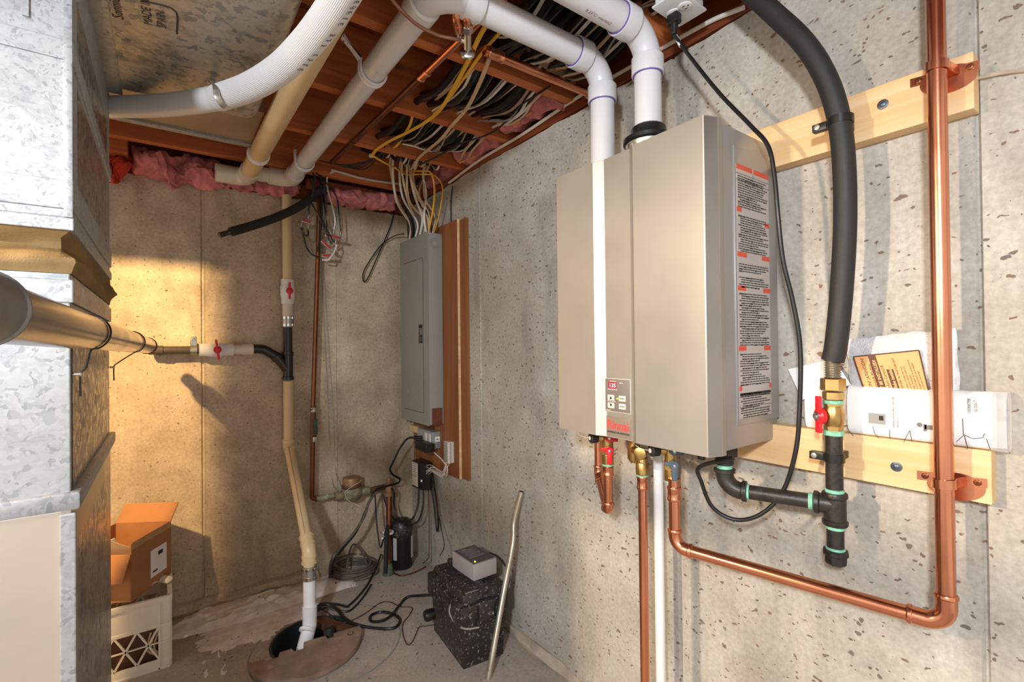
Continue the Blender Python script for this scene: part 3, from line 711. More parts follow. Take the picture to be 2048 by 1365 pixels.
bm = nb(); lathe(bm, V((XG, yg, zg[6]+.001)), -ZA, [(0, RI+.006), (.002, RI+.008), (.009, RI+.008), (.012, RI+.005), (zg[6]-zg[7]-.004, RI+.004), (zg[6]-zg[7], RI)], 8); part(t, 'cap', bm, m_iron)
def bclamp(lab, px, py, r, z=None):
    z = aX(px, py, XG).z; t = thing('black_pipe_clip', lab, 'clamp', (xb, yg, z), 'black clips on the gas line')
    yy = yg if z < H+.2 else aX(px, py, XG).y
    bm = nb(); lathe(bm, V((XG, yy, z-.008)), ZA, [(0, r+.0005), (0, r+.003), (.016, r+.003), (.016, r+.0005), (0, r+.0005)], 24, cap=False); part(t, 'band', bm, m_blk)
    bm = nb(); box(bm, (XG+r, yy-.006, z-.007), (xb+.001, yy+.006, z+.007), .001); box(bm, (XG-.008, yy+r, z-.008), (XG+.008, yy+r+.028, z+.008), .002); part(t, 'bracket', bm, m_blk)
    bm = nb(); lathe(bm, V((XG-.008, yy+r+.018, z)), -XA, [(0, .006), (.003, .0055), (.0035, .003)], 14); part(t, 'screw', bm, m_zinc)
bclamp('black plastic clip holding the gas hose against the upper board', 1680, 243, .0208)
bclamp('black metal clip holding the iron gas pipe on the lower board', 1668, 916, .0158)
# ================================================================ PAPERS ON THE LOWER RAIL
def PX(px, py, x=XW-.02): return aX(px, py, x)
xr = XW-.045
A0, A1 = aX(1607, 790, xr), aX(1990, 845, xr)
ztop = zt_l+.002
L0 = (aX(1609, 858, xr).z+aX(1975, 900, xr).z)/2; hgt = .098
t = thing('manual_bundle', 'rolled white instruction booklets in a plastic bag lying on the lower board', 'booklet', (xr, A1.y, ztop))
def rollsec(y, r=.022, hh=.096, base=ztop, x0=XW-.004):
    P = []
    for k in range(20):
        a = 2*math.pi*k/20; P.append(V((x0-r*1.06-math.cos(a)*r, y, base+hh/2+math.sin(a)*hh/2*(1 if abs(math.sin(a)) < .98 else 1))))
    return P
def superroll(bm, ya, yb, r, hh, base, x0, n=14, wob=.001):
    rows = []
    for i in range(n+1):
        y = ya+(yb-ya)*i/n; row = []
        for k in range(26):
            a = 2*math.pi*k/26; c, s = math.cos(a), math.sin(a); e = .55
            cx_, sx_ = math.copysign(abs(c)**e, c), math.copysign(abs(s)**.75, s)
            row.append(bm.verts.new(V((x0-r-cx_*r+wob*noise.noise(V((y*30, k*.7, 1))), y, base+hh/2+sx_*hh/2+wob*noise.noise(V((y*22, k*.5, 7)))))))
        rows.append(row)
    for p, q in zip(rows, rows[1:]):
        for k in range(26): bm.faces.new((p[k], p[(k+1) % 26], q[(k+1) % 26], q[k]))
    bm.faces.new(rows[0][::-1]); bm.faces.new(rows[-1])
yl_, yr_ = aX(1610, 800, XW-.04).y, aX(1985, 850, XW-.04).y
zA, zB = aX(1760, 780, XW-.045).z, aX(1760, 882, XW-.045).z
hh = zA-zB; base = zt_l+.001
ysp = aX(1690, 800, XW-.045).y
bm = nb(); superroll(bm, ysp-.004, yr_, .022, hh, base, XW-.002); bk = part(t, 'front_booklet', bm, m_white)
bm = nb(); superroll(bm, yl_, ysp+.03, .020, hh*.93, base, XW-.002); part(t, 'back_booklet', bm, m_white)
bm = nb(); superroll(bm, yr_+.012, yr_-.018, .0228, hh*1.02, base-.0006, XW-.001, 5, .004)
mm, nt_, b_ = nodes('clear_bag'); b_.inputs['Base Color'].default_value = (.9, .9, .92, 1); b_.inputs['Roughness'].default_value = .12; b_.inputs['Alpha'].default_value = .38
part(t, 'clear_bag_end', bm, MATS['clear_bag'])
xf = XW-.002-.044
def bp(px, py): return aX(px, py, xf-.0006)
def bline(bm, pts, w=.0006): tube(bm, [bp(*q) for q in pts], w, 5)
bm = nb(); p, q = bp(1737, 826), bp(1771, 850); box(bm, (xf-.0008, q.y, q.z), (xf, p.y, p.z)); d = part(bk, 'printed_picture', bm, mat('print_grey', '9a9896', .6, 0, .02, 8))
bm = nb(); p, q = bp(1758, 832), bp(1767, 842); box(bm, (xf-.0012, q.y, q.z), (xf, p.y, p.z)); part(bk, 'printed_detail', bm, m_ink)
bm = nb()
for pts in (((1693, 850), (1698, 862), (1707, 872)), ((1745, 853), (1750, 868), (1758, 877)), ((1779, 860), (1780, 878)), ((1819, 862), (1808, 884)), ((1820, 862), (1824, 884)), ((1913, 884), (1929, 870), (1945, 878), (1966, 876), (1969, 868)), ((1929, 872), (1936, 898)), ((1973, 878), (1981, 900)), ((1925, 838), (1927, 870))):
    bline(bm, pts, .0005)
part(bk, 'printed_line', bm, m_ink, kind='stuff')
# standing letters printed on the cover (reading upward)
for s, px, py, sz in (('100000708', 1942, 829, .0062), ('12/2017', 1955, 827, .0068), ('Heating Systems Basics start Ship', 1789, 856, .0046), ('Works it', 1798, 856, .0050)):
    text(bk, 'print', s, sz, bp(px, py), ZA, YA, m_ink, up=.0006)
bm = nb(); p = bp(1839, 850); cyl(bm, p+V((0, 0, 0)), p-V((.0006, 0, 0)), .0042, 14); p1, p2_ = bp(1848, 849), bp(1852, 863); box(bm, (xf-.0012, p2_.y-.001, p2_.z), (xf, p1.y+.001, p1.z)); p1, p2_ = bp(1849, 847), bp(1872, 851); box(bm, (xf-.0012, p2_.y, p1.z-.011), (xf, p1.y, p1.z-.003)); part(bk, 'print_mark', bm, m_ctrl)
text(bk, 'print', '\u00ae', .012, bp(1866, 846), -YA, ZA, m_ink, up=.0006)
# bubble bag with the orange notice
def bil(q, u, v): return (q[0]*(1-u)+q[1]*u)*(1-v)+(q[3]*(1-u)+q[2]*u)*v
bc = [(1691, 680), (1912, 656), (1925, 792), (1712, 790)]
xbag = XW-.018
Q = [aX(*c, xbag) for c in bc]; low = base+.004
Q[2].z = Q[3].z = low
t2_ = thing('bubble_bag', 'silver grey bubble wrap bag with an orange notice, behind the booklets', 'bag', (xbag, Q[0].y, low))
def bagf(sgn):
    def f(u, v):
        p = bil(Q, u, v); k = (max(0, math.sin(math.pi*u))**.5)*(max(0, math.sin(math.pi*v))**.5)
        w = .006*noise.noise(V((u*5, v*4, 2)))
        p = p+V((0, .004*noise.noise(V((v*6, 1, u))), .005*noise.noise(V((u*7, 3, v)))))
        return p+V((sgn*(-.013*k)-abs(w)*.4*k, 0, 0))
    return f
bm = nb(); sheet(bm, 0, 26, 18, (.003, 0, 0), bagf(1)); bmesh.ops.scale(bm, vec=(1, 1, 1), verts=bm.verts); part(t2_, 'bag', bm, m_bag)
oc = [(1707, 714), (1838, 701), (1858, 786), (1728, 779)]; xo = xbag-.0165
OQ = [aX(*c, xo) for c in oc]
ex, ey = (OQ[1]-OQ[0]), (OQ[3]-OQ[0])
bm = nb(); sheet(bm, 0, 6, 6, (.001, 0, 0), lambda u, v: bil(OQ, u, v)); no = part(t2_, 'orange_notice', bm, m_orange)
bm = nb()
for a_, b2 in ((0, 1), (1, 2), (3, 0)): tube(bm, [OQ[a_]-XA*.0007, OQ[b2]-XA*.0007], .0012, 6)
rd, dd = -ey.normalized(), ex.normalized()     # text reads bottom to top
for u in (.2, .62, .8):
    pass
for uu, v0, v1, w in ((.30, .02, .92, .015), (.52, .42, .96, .013)):
    p0 = bil(OQ, uu, v0); p1 = bil(OQ, uu, v1); m0 = (p0+p1)/2
    obox(bm, m0-XA*.0006, rd, dd, rd.cross(dd), (p1-p0).length, w*.85, .0004)
part(no, 'printed_rule', bm, m_notice)
def ot(s, u, v, size, m=m_notice, b=0):
    size *= .74
    text(no, 'print', s, size, bil(OQ, u, v)-XA*.0012, rd, -dd, m, bold=b, up=0, fit=ey.length*(v-.04))
ot('ION! \u00a1ATENCI\u00d3N!', .16, .98, .0125); ot('ontrol-R Module', .255, .98, .0105); ot('T BE INSTALLED!', .345, .94, .0105, m_orange, .0003)
ot('odulo Control-R', .445, .94, .0095); ot('debe instalarse', .555, .93, .0105, m_orange, .0003); ot('ontrolar la recirculaci\u00f3n!', .65, .97, .0095)
for i, s in enumerate(('to utilize controller may result', 'in excessive machine wear and', 'energy consumption.', 'si el controlador no se puede provocar', 'un desgaste excesivo de la maquina', 'y un consumo de energia')): ot(s, .725+.047*i, .97, .0052)
# loose white sheet at the left
sc_ = [(1576, 739), (1668, 718), (1703, 770), (1604, 800)]; Q2 = [aX(*c, XW-.008-.012*(i in (2, 3))) for i, c in enumerate(sc_)]
Q2[3].z = min(Q2[3].z, base+.09)
bm = nb(); sheet(bm, 0, 8, 6, (.0008, 0, 0), lambda u, v: bil(Q2, u, v)+V((.003*math.sin(u*5), 0, 0)))
solo('folded_paper', 'crumpled white paper sheet leaning against the wall left of the gas valve', 'paper', bm, m_white)

# ================================================================ VALVES AND PIPES UNDER THE HEATER
def hexb(bm, p, z0, z1, r): hexnut(bm, (p.x, p.y, z0), (p.x, p.y, z1), r)
def isoset(name, lab, px, hot):
    """isolation valve body with service cap and two lever handles"""
    p = aZ(px, 925, Z0-.04) if False else aX(px, 930, 1.035)
    p = V((p.x, p.y, 0)); m = m_red if hot else m_blue
    t = thing(name, lab, 'valve', (p.x, p.y, Z0-.11))
    bm = nb(); hexb(bm, p, Z0+.008, Z0-.012, .017); cyl(bm, (p.x, p.y, Z0-.01), (p.x, p.y, Z0-.07), .0155, 20); hexb(bm, p, Z0-.06, Z0-.082, .019); cyl(bm, (p.x, p.y, Z0-.08), (p.x, p.y, Z0-.112), .0165, 20, .002)
    lathe(bm, V((p.x, p.y, Z0-.035)), V((-.55, .83, 0)), [(0, .012), (.03, .012)], 16)
    part(t, 'body', bm, m_brass)
    d = V((-.72, .55, 0)).normalized() if hot else V((-.72, .55, 0)).normalized()
    c0 = V((p.x, p.y, Z0-.035))+V((-.55, .83, 0)).normalized()*.03
    bm = nb(); lathe(bm, c0, V((-.8, .3, 0)), [(0, .0135), (.002, .0155), (.02, .0155), (.023, .013)], 18); part(t, 'service_cap', bm, m_rub)
    bm = nb(); e = c0+V((-.8, .3, 0)).normalized()*.024; lathe(bm, e-V((-.8, .3, 0)).normalized()*.002, V((-.8, .3, 0)), [(0, .006), (.003, .006), (.004, .003)], 12)
    tube(bm, cat([e, e+V((-.012, .02, .004)), e+V((-.006, .04, .008))], 5), .0022, 8, flat=.5); part(t, 'tether', bm, m_clear, 'translucent plastic strap of the cap')
    for k, (dz, dx) in enumerate(((-.03, 0), (-.066, 1))):
        q = V((p.x, p.y, Z0+dz))+V((-.6, -.8, 0)).normalized()*.02; n_ = V((-.6, -.8, 0)).normalized(); s = n_.cross(ZA)
        bm = nb(); lathe(bm, q-n_*.012, n_, [(0, .008), (.012, .008), (.013, .0115), (.021, .0115), (.023, .009)], 18)
        up = ZA if k == 0 else -ZA
        obox(bm, q+up*.02+n_*.008, s, ZA, n_, .013, .034, .007, .002); obox(bm, q-up*.005+s*.012*(1 if k else -1)+n_*.008, s, ZA, n_, .024, .010, .007, .002); hdl = part(t, 'handle', bm, m)
        bm = nb(); lathe(bm, q+n_*.011, n_, [(0, .005), (.002, .0045), (.003, .002)], 10); part(hdl, 'screw', bm, m_chrome)
    return t, p
tv, ph_ = isoset('hot_isolation_valve', 'brass valve with red handles under the heater, left', 1216, True)
tv2, pc_ = isoset('cold_isolation_valve', 'brass valve with blue grey handles under the heater', 1342, False)
zB_ = Z0-.112
for par, p in ((tv, ph_), (tv2, pc_)):
    bm = nb(); lathe(bm, V((p.x, p.y, zB_+.003)), -ZA, [(0, .0175), (.002, .0178), (.005, .0165)], 18); part(par, 'thread_tape', bm, m_teal)
# hot loop to the wall and up to the ceiling
RH = .0135
zU = aX(1214, 1028, ph_.x).z
xv, yv2 = 1.162, 1.12
t = thing('hot_copper_pipe', 'copper pipe under the joists, behind the heater, ending in a U below the red valve', 'pipe', (xv, yv2, zU))
zt2 = H+.828
zr = zU+.055
path = [V((ph_.x, ph_.y, zB_)), V((ph_.x, ph_.y, zU)), V((xv, yv2, zr)), V((xv, yv2, zt2)), V((.735, 1.13, zt2+.004))]
bm = nb(); tube(bm, fillet(path, .03, 8), RH, 18); part(t, 'pipe', bm, m_copper)
dd_ = (path[2]-path[1]).normalized()
elbowf(t, path[1], ZA, dd_, RH, .036); elbowf(t, path[2], -dd_, ZA, RH, .036); elbowf(t, path[3], -ZA, -XA, RH, .034)
bm = nb(); ringfit(bm, V((ph_.x, ph_.y, zB_-.004)), V((ph_.x, ph_.y, zB_-.03)), RH+.002); part(t, 'coupling', bm, m_copper)
bm = nb(); ringfit(bm, V((.80, 1.13, zt2+.004)), V((.745, 1.13, zt2+.004)), RH+.002); part(t, 'coupling', bm, m_copper)
# cold side: the pipe run starts at the blue valve; add its coupling there
# relief drop
pr_ = aX(1285, 960, 1.0); pr_ = V((pr_.x, pr_.y, 0))
t = thing('relief_valve', 'brass relief valve under the middle of the heater', 'valve', (pr_.x, pr_.y, Z0-.1))
q = aX(1268, 900, 1.03); q = V((q.x, q.y, 0))
bm = nb(); hexnut(bm, (q.x, q.y, Z0+.01), (q.x, q.y, Z0-.012), .02); cyl(bm, (q.x, q.y, Z0-.01), (q.x, q.y, Z0-.045), .013, 18, r2=.016); lathe(bm, V((q.x, q.y, Z0-.045)), -ZA, [(0, .0175), (.03, .0175), (.04, .010)], 20)
tube(bm, cat([V((q.x, q.y, Z0-.05)), V(((q.x+pr_.x)/2, (q.y+pr_.y)/2, Z0-.047)), V((pr_.x, pr_.y, Z0-.06)), V((pr_.x, pr_.y, Z0-.09))], 6), .0135, 16); lathe(bm, V((pr_.x, pr_.y, Z0-.07)), -ZA, [(0, .0145), (.004, .0165), (.03, .0165), (.034, .013)], 18)
lathe(bm, V((pr_.x, pr_.y, Z0-.045)), V((-.8, -.3, 0)), [(-.01, .012), (.012, .016), (.02, .016), (.022, .01)], 18)
part(t, 'body', bm, m_brass)
bm = nb(); lathe(bm, V((pr_.x, pr_.y, Z0-.102)), -ZA, [(0, .0165), (.003, .0165), (.004, .015)], 18); part(t, 'thread_tape', bm, m_teal)
t = thing('relief_drop_pipe', 'straight copper pipe from the relief valve down past the floor edge', 'pipe', (pr_.x, pr_.y, 0))
bm = nb(); cyl(bm, (pr_.x, pr_.y, .10), (pr_.x, pr_.y, Z0-.10), .0115, 18); part(t, 'pipe', bm, m_copper)
bm = nb(); ringfit(bm, (pr_.x, pr_.y, Z0-.105), (pr_.x, pr_.y, Z0-.14), .0138); part(t, 'coupling', bm, m_copper)
cw = aX(1300, 1100, 1.10)
bm = nb(); cyl(bm, (1.125, cw.y-.012, 0.0), (1.125, cw.y-.012, Z0+.01), .0135, 18)
solo('condensate_pipe', 'slim white plastic drain pipe dropping behind the straight copper pipe', 'pipe', bm, m_pvcw)
# gas tie-in plate shadows: ignition cord gland
pg = aX(1403, 930, .985)
# ================================================================ OUTLET AND POWER CORD
zo = ZC-.004
oc4 = [aZ(*q, zo-.03) for q in ((1298, 14), (1358, 55), (1408, 18))]
t = thing('ceiling_outlet', 'white duplex outlet plate under the joists beside the exhaust pipe, black plug in it', 'outlet', (oc4[1].x, oc4[1].y, zo-.03))
c_ = (oc4[0]+oc4[2])/2; yc = oc4[1].y; xc_ = oc4[1].x
w = .115; hgt_ = .072
e1_ = (oc4[0]-oc4[1]); e2_ = (oc4[2]-oc4[1]); e1n, e2n = e1_.normalized(), e2_.normalized()
e1n = V((e1n.x, e1n.y, 0)).normalized(); e2n = V((-e1n.y, e1n.x, 0)); e2n = e2n if e2n.dot(e2_) > 0 else -e2n
L1, L2 = .118, max(.072, min(.12, e2_.length))
pc = oc4[1]+e1n*L1/2+e2n*L2/2
bm = nb(); obox(bm, pc+V((0, 0, .003)), e1n, e2n, ZA, L1, L2, .006, .0025); part(t, 'cover_plate', bm, m_outlet)
bm = nb(); obox(bm, pc+V((0, 0, .021)), e1n, e2n, ZA, L1*.88, L2*.86, .03, .002); part(t, 'box', bm, m_outlet)
rec = []
for s in (-1, 1):
    p = pc+e1n*s*L1*.17
    p = pc+e2n*s*L2*.19
    rec.append(p); bm = nb(); lathe(bm, p+V((0, 0, .002)), -ZA, [(0, .0175), (.0035, .0175), (.0045, .016)], 22); r_ = part(t, 'receptacle', bm, m_pvcw)
    bm = nb()
    for q in (-.006, .006): obox(bm, p+e1n*q-V((0, 0, .0028)), e1n, e2n, ZA, .002, .007, .0006)
    cyl(bm, p+e2n*.009-V((0, 0, .0025)), p+e2n*.009-V((0, 0, .0031)), .0022, 10); part(r_, 'slot', bm, m_dark)
bm = nb(); cyl(bm, pc, pc-V((0, 0, .0016)), .003, 10); part(t, 'screw', bm, m_zinc)
rp = aZ(1344, 18, zo-.034); rp = min(rec, key=lambda r: (r-rp).length)
t = thing('power_cord', 'black power cord looping from the ceiling outlet down to the heater underside', 'cord', (rp.x, rp.y, rp.z-.03))
bm = nb(); obox(bm, rp+V((0, 0, -.016)), e1n, e2n, ZA, .022, .03, .026, .004); tube(bm, [rp+V((0, 0, -.028)), rp+V((0, 0, -.055))], [.010, .0065], 12); pg_ = part(t, 'plug', bm, m_blk)
cpts = [(1350, 52, 0), (1352, 75, 1.05), (1385, 120, 1.06), (1440, 188, 1.06), (1500, 250, 1.055), (1535, 290, 1.05), (1548, 345, 1.05), (1556, 430, 1.05), (1566, 520, 1.06), (1585, 600, 1.075), (1600, 690, 1.085), (1600, 800, 1.085), (1592, 900, 1.08), (1565, 985, 1.075), (1520, 1030, 1.06), (1470, 1040, 1.04), (1425, 1015, 1.02), (1403, 965, 1.0), (1399, 935, .99)]
cp_ = [rp+V((0, 0, -.05))]+[aX(x, y, q) for x, y, q in cpts[1:]]+[V((pg.x, pg.y, Z0-.01))]
# keep the cord clear of the heater side
cp_ = [V((p.x, min(p.y, Y0-.012) if Z0-.02 < p.z < Z1+.02 and p.x < 1.19 and i > 3 else p.y, p.z)) for i, p in enumerate(cp_)]
bm = nb(); tube(bm, cat(cp_, 8), .0046, 10); part(t, 'cord', bm, m_blk)
bm = nb(); cyl(bm, (pg.x, pg.y, Z0+.003), (pg.x, pg.y, Z0-.028), .0085, 14, .002); part(t, 'gland', bm, m_blk)
tg = aX(1356, 83, 1.05)
bm = nb(); q0, q1 = aX(1350, 70, 1.052), aX(1362, 92, 1.055); tube(bm, [q0, q1], .0062, 10, flat=.8); part(t, 'paper_tag', bm, m_clear, 'white flag label round the cord')
# ================================================================ OTHER COPPER AT THE CEILING
zcop = H+.855
m0 = aZ(845, 152, zcop); m1 = aZ(960, 40, zcop)
t = thing('old_copper_pipe', 'copper pipe under the joists, bright near the small valve, brown beyond a coupling', 'pipe', m0)
pa, pb = aZ(660, 345, zcop+.015), aZ(975, 22, zcop)
dirp = (m1-m0).normalized(); pa = m0-dirp*.92
bm = nb(); tube(bm, [m0, m0+dirp*.46], .0112, 18); part(t, 'new_length', bm, m_copper)
bm = nb(); tube(bm, [m0, pa+V((0, 0, .008))], .0113, 18); part(t, 'brown_length', bm, m_copperd, 'tarnished brown length')
bm = nb(); ringfit(bm, m0-dirp*.014, m0+dirp*.035, .0135, .0022); part(t, 'coupling', bm, m_copper)
# small stop valve with two bends
vz = H+.77; vp = aZ(935, 105, vz); vt = aZ(935, 60, vz+.02)
t = thing('stop_valve', 'small chrome stop valve hanging from two copper bends by the joist', 'valve', vp)
vd = (vt-vp).normalized()
bm = nb(); cyl(bm, vp+vd*.012, vt, .0105, 16, .001); hexnut(bm, vt-vd*.006, vt+vd*.014, .0145); cyl(bm, vp+vd*.03, vp+vd*.03-XA*.03+YA*.004, .006, 12); hexnut(bm, vp+vd*.03-XA*.022, vp+vd*.03-XA*.034, .0085); part(t, 'body', bm, m_chrome)
bm = nb(); lathe(bm, vp+vd*.014, -vd, [(0, .006), (.006, .007), (.008, .017), (.012, .0205), (.018, .0205), (.022, .016), (.0225, .005), (.025, .004)], 20); part(t, 'handwheel', bm, m_chrome)
t = thing('copper_bend_pair', 'two short bright copper elbows joining above the stop valve', 'pipe', vt)
bm = nb(); tube(bm, cat([vt+vd*.012, aZ(934, 35, vz+.02), aZ(928, 14, vz+.045), aZ(940, 4, vz+.07)], 6), .0108, 16); part(t, 'right_bend', bm, m_copper)
bm = nb(); tube(bm, cat([aZ(922, 66, vz+.025), aZ(913, 40, vz+.022), aZ(917, 20, vz+.035), aZ(930, 8, vz+.06)], 6), .0108, 16); part(t, 'left_bend', bm, m_copper)
bm = nb(); a_, b2 = aZ(917, 62, vz+.025), aZ(915, 46, vz+.022); tube(bm, [a_, b2], .0128, 16); part(t, 'socket', bm, m_copper)
sup = [(775, -12, H+.74), (800, 18, H+.74), (835, 50, H+.74), (875, 70, H+.745), (905, 77, H+.75), (920, 80, H+.765)]
bm = nb(); tube(bm, cat([aZ(x, y, z) for x, y, z in sup]+[vp+vd*.03-XA*.03+YA*.004], 6), .0042, 10)
solo('copper_supply_tube', 'thin soft copper tube crossing the white vent pipe to the small valve', 'tube', bm, mat('dull_copper', 'a87b66', .4, .85, .12, 20))
# ================================================================ FURNACE DUCTS AT THE LEFT
XD, YN, YFAR = -.132, 1.14, 1.89
t = thing('furnace_duct', 'tall galvanized furnace return duct with a brown canvas joint, at the left', 'duct', (-.4, 1.5, 0))
def zat(py, px=145): 
    p = aY(px, py, YN); return p.z
XL = -.5
bm = nb(); box(bm, (XL, YN, zat(437)), (XD, YFAR, ZC-.06), .002); up_ = part(t, 'upper_plenum', bm, m_galvw, smooth=False)
for z, h_ in ((zat(105), .035), (zat(392), .05), (zat(450), .022)):
    bm = nb(); box(bm, (XL-.003, YN-.004, z-h_*.5), (XD+.004, YFAR+.003, z+h_*.5), .0015); part(t, 'drive_cleat', bm, m_galvw, smooth=False)
bm = nb(); box(bm, (XD-.06, YN-.0045, zat(60)), (XD-.052, YN, zat(-40))); box(bm, (XD-.009, YN-.006, zat(437)), (XD+.003, YN+.002, zat(-60)), .001); part(t, 'standing_seam', bm, m_galvw)
# canvas
z0c, z1c = zat(548), zat(460)
bm = nb(); rows = []
per = [(XL, YN)]+[(XL+(XD-XL)*i/24, YN) for i in range(1, 25)]+[(XD, YN+(YFAR-YN)*i/30) for i in range(1, 31)]+[(XD-(XD-XL)*i/8, YFAR) for i in range(1, 9)]+[(XL, YFAR-(YFAR-YN)*i/8) for i in range(1, 8)]
cxm, cym = (XL+XD)/2, (YN+YFAR)/2
for j in range(13):
    v = j/12; row = []
    for k, (x, y) in enumerate(per):
        o = .020*math.sin(math.pi*v)*(noise.noise(V((x*5, y*5, v*2.2)))*1.7-.25)+.010*math.sin(math.pi*v)*noise.noise(V((x*14, y*14, v*5)))
        o += .012*math.sin(2*math.pi*v)*(.6+.4*noise.noise(V((x*3, y*3, 9))))
        d = V((x-cxm, y-cym, 0)); d = V((1 if abs(x-XD) < 1e-6 else (-1 if abs(x-XL) < 1e-6 else 0), 1 if abs(y-YFAR) < 1e-6 else (-1 if abs(y-YN) < 1e-6 else 0), 0))
        row.append(bm.verts.new(V((x, y, z0c+(z1c-z0c)*v))+d*o))
    rows.append(row)
for A, B in zip(rows, rows[1:]):
    for k in range(len(per)): bm.faces.new((A[k], A[(k+1) % len(per)], B[(k+1) % len(per)], B[k]))
part(t, 'canvas_joint', bm, m_canvas)
ZS = zat(985, 152)
bm = nb(); box(bm, (XL+.002, YN+.003, ZS), (XD-.002, YFAR-.003, zat(543)), .002); part(t, 'middle_plenum', bm, m_galv, smooth=False)
bm = nb(); box(bm, (XL, YN-.002, zat(606)), (XD+.003, YFAR+.002, zat(560)), .002); part(t, 'top_collar', bm, m_galv, smooth=False)
bm = nb(); box(bm, (XL, YN+.0, zat(622)), (XD+.0045, YFAR+.003, zat(616)), .001); part(t, 'drive_cleat', bm, m_galv, smooth=False)
bm = nb(); box(bm, (XL-.003, YN-.006, ZS-.03), (XD+.012, YFAR+.004, ZS+.002), .006); part(t, 'seam_cleat', bm, m_galv)
bm = nb(); box(bm, (XL, YN-.004, .0), (XD-.012, YFAR-.004, ZS-.028), .002); part(t, 'lower_cabinet', bm, m_cab, smooth=False)
bm = nb(); box(bm, (XD-.014, YN-.004, .0), (XD, YFAR, ZS-.027), .002); part(t, 'side_sheet', bm, mat('brushed_steel_side', 'b9b2a8', .3, .85, .06, 6), smooth=False)
bm = nb(); box(bm, (XD-.015, YN-.009, 0), (XD+.006, YN+.006, ZS-.034), .002); part(t, 'corner_post', bm, m_galv, smooth=False)
# cross breaks: raised diagonal creases on the side sheets
def crease(za, zb, ya=YN+.02, yb=YFAR-.02, h_=.005):
    bm = nb(); c = V((XD+h_, (ya+yb)/2, (za+zb)/2)); cs = [V((XD-.001, ya, za)), V((XD-.001, yb, za)), V((XD-.001, yb, zb)), V((XD-.001, ya, zb))]
    cv = bm.verts.new(c); vs = [bm.verts.new(p) for p in cs]
    for i in range(4): bm.faces.new((vs[i], vs[(i+1) % 4], cv))
    return part(t, 'cross_break', bm, m_gside, smooth=False)
crease(zat(95), zat(-60)); crease(zat(370), zat(118)); crease(zat(700), zat(625)); crease(ZS+.004, zat(700)); crease(.02, ZS-.03)
# horizontal trunk at the ceiling
ZT = H+.765; XT = .262; YT = 1.86
t = thing('ceiling_trunk_duct', 'mottled galvanized duct under the ceiling with a printed stamp, beside the ribbed hose', 'duct', (0, 1.4, ZT))
bm = nb(); rr_ = .045
prof = [(XD+.004, ZC-.002), (XD+.004, ZT), (XT-rr_, ZT)]+[(XT-rr_+rr_*math.sin(a), ZT+rr_-rr_*math.cos(a)) for a in [math.pi/2*k/6 for k in range(1, 7)]]+[(XT, ZC-.002)]
ysec = [-.9, YT-.07]+[YT-.07+.07*math.sin(math.pi/2*k/7) for k in range(1, 8)]
zof = [0, 0]+[.07*(1-math.cos(math.pi/2*k/7)) for k in range(1, 8)]
rows = [[bm.verts.new(V((x, y, min(ZC-.001, z+zo_)))) for x, z in prof] for y, zo_ in zip(ysec, zof)]
for A, B in zip(rows, rows[1:]):
    for k in range(len(prof)-1): bm.faces.new((A[k], A[k+1], B[k+1], B[k]))
bm.faces.new(rows[0][::-1]); bm.faces.new(rows[-1]); tk = part(t, 'duct', bm, m_galvd)
bm = nb(); box(bm, (XD-.002, -.9, ZT-.004), (XD+.035, YT-.02, ZT+.002), .001); part(t, 'edge_flange', bm, m_galv)
def tz(px, py): return aZ(px, py, ZT-.0008)
fr_ = [tz(x, y) for x, y in ((285, 2), (330, 12), (347, 20), (355, 33), (354, 68))]
bm = nb(); tube(bm, cat(fr_, 5), .0024, 6, flat=.25); part(tk, 'stamp_frame', bm, m_stamp)
d1 = (tz(306, 52)-tz(302, 22)).normalized(); d2 = (tz(302, 22)-tz(332, 36)); d2 = (d2-d1*d2.dot(d1)).normalized()
text(tk, 'stamp', 'MADE IN', .026, tz(306, 52)-d1*0, -d1, V((-d2.x, -d2.y, 0)) if (-d1).cross(V((-d2.x, -d2.y, 0))).z < 0 else d2, m_stamp, up=.0005)
text(tk, 'stamp', 'SPAIN', .026, tz(333, 58), -d1, V((-d2.x, -d2.y, 0)) if (-d1).cross(V((-d2.x, -d2.y, 0))).z < 0 else d2, m_stamp, up=.0005)
text(tk, 'stamp', 'Sonnica', .03, tz(248, 40), -d1, V((-d2.x, -d2.y, 0)) if (-d1).cross(V((-d2.x, -d2.y, 0))).z < 0 else d2, m_stamp, up=.0005)
# flat panned duct farther back
t = thing('flat_branch_duct', 'flat tan metal duct under the joists behind the ribbed hose', 'duct', (0, 1.95, ZC-.045))
bm = nb(); box(bm, (XD-1.1, YT+.012, ZC-.042), (.29, 2.185, ZC-.001), .002); part(t, 'pan', bm, mat('dull_galvanized', 'a39480', .5, .4, .12, 9), smooth=False)
bm = nb(); box(bm, (XD-1.1, 2.175, ZC-.052), (.292, 2.205, ZC-.04), .001); box(bm, (XD-1.1, 2.205, ZC-.05), (.292, 2.212, ZC-.012), .001); part(t, 'folded_lip', bm, m_galv, smooth=False)
bm = nb(); box(bm, (-1.3, 2.02, H+.63), (-.235, 2.2, ZC-.043), .002); part(t, 'unseen_light_blocker', bm, m_galv, smooth=False)  # unseen box added to cut off the furnace lamp's light on the wall
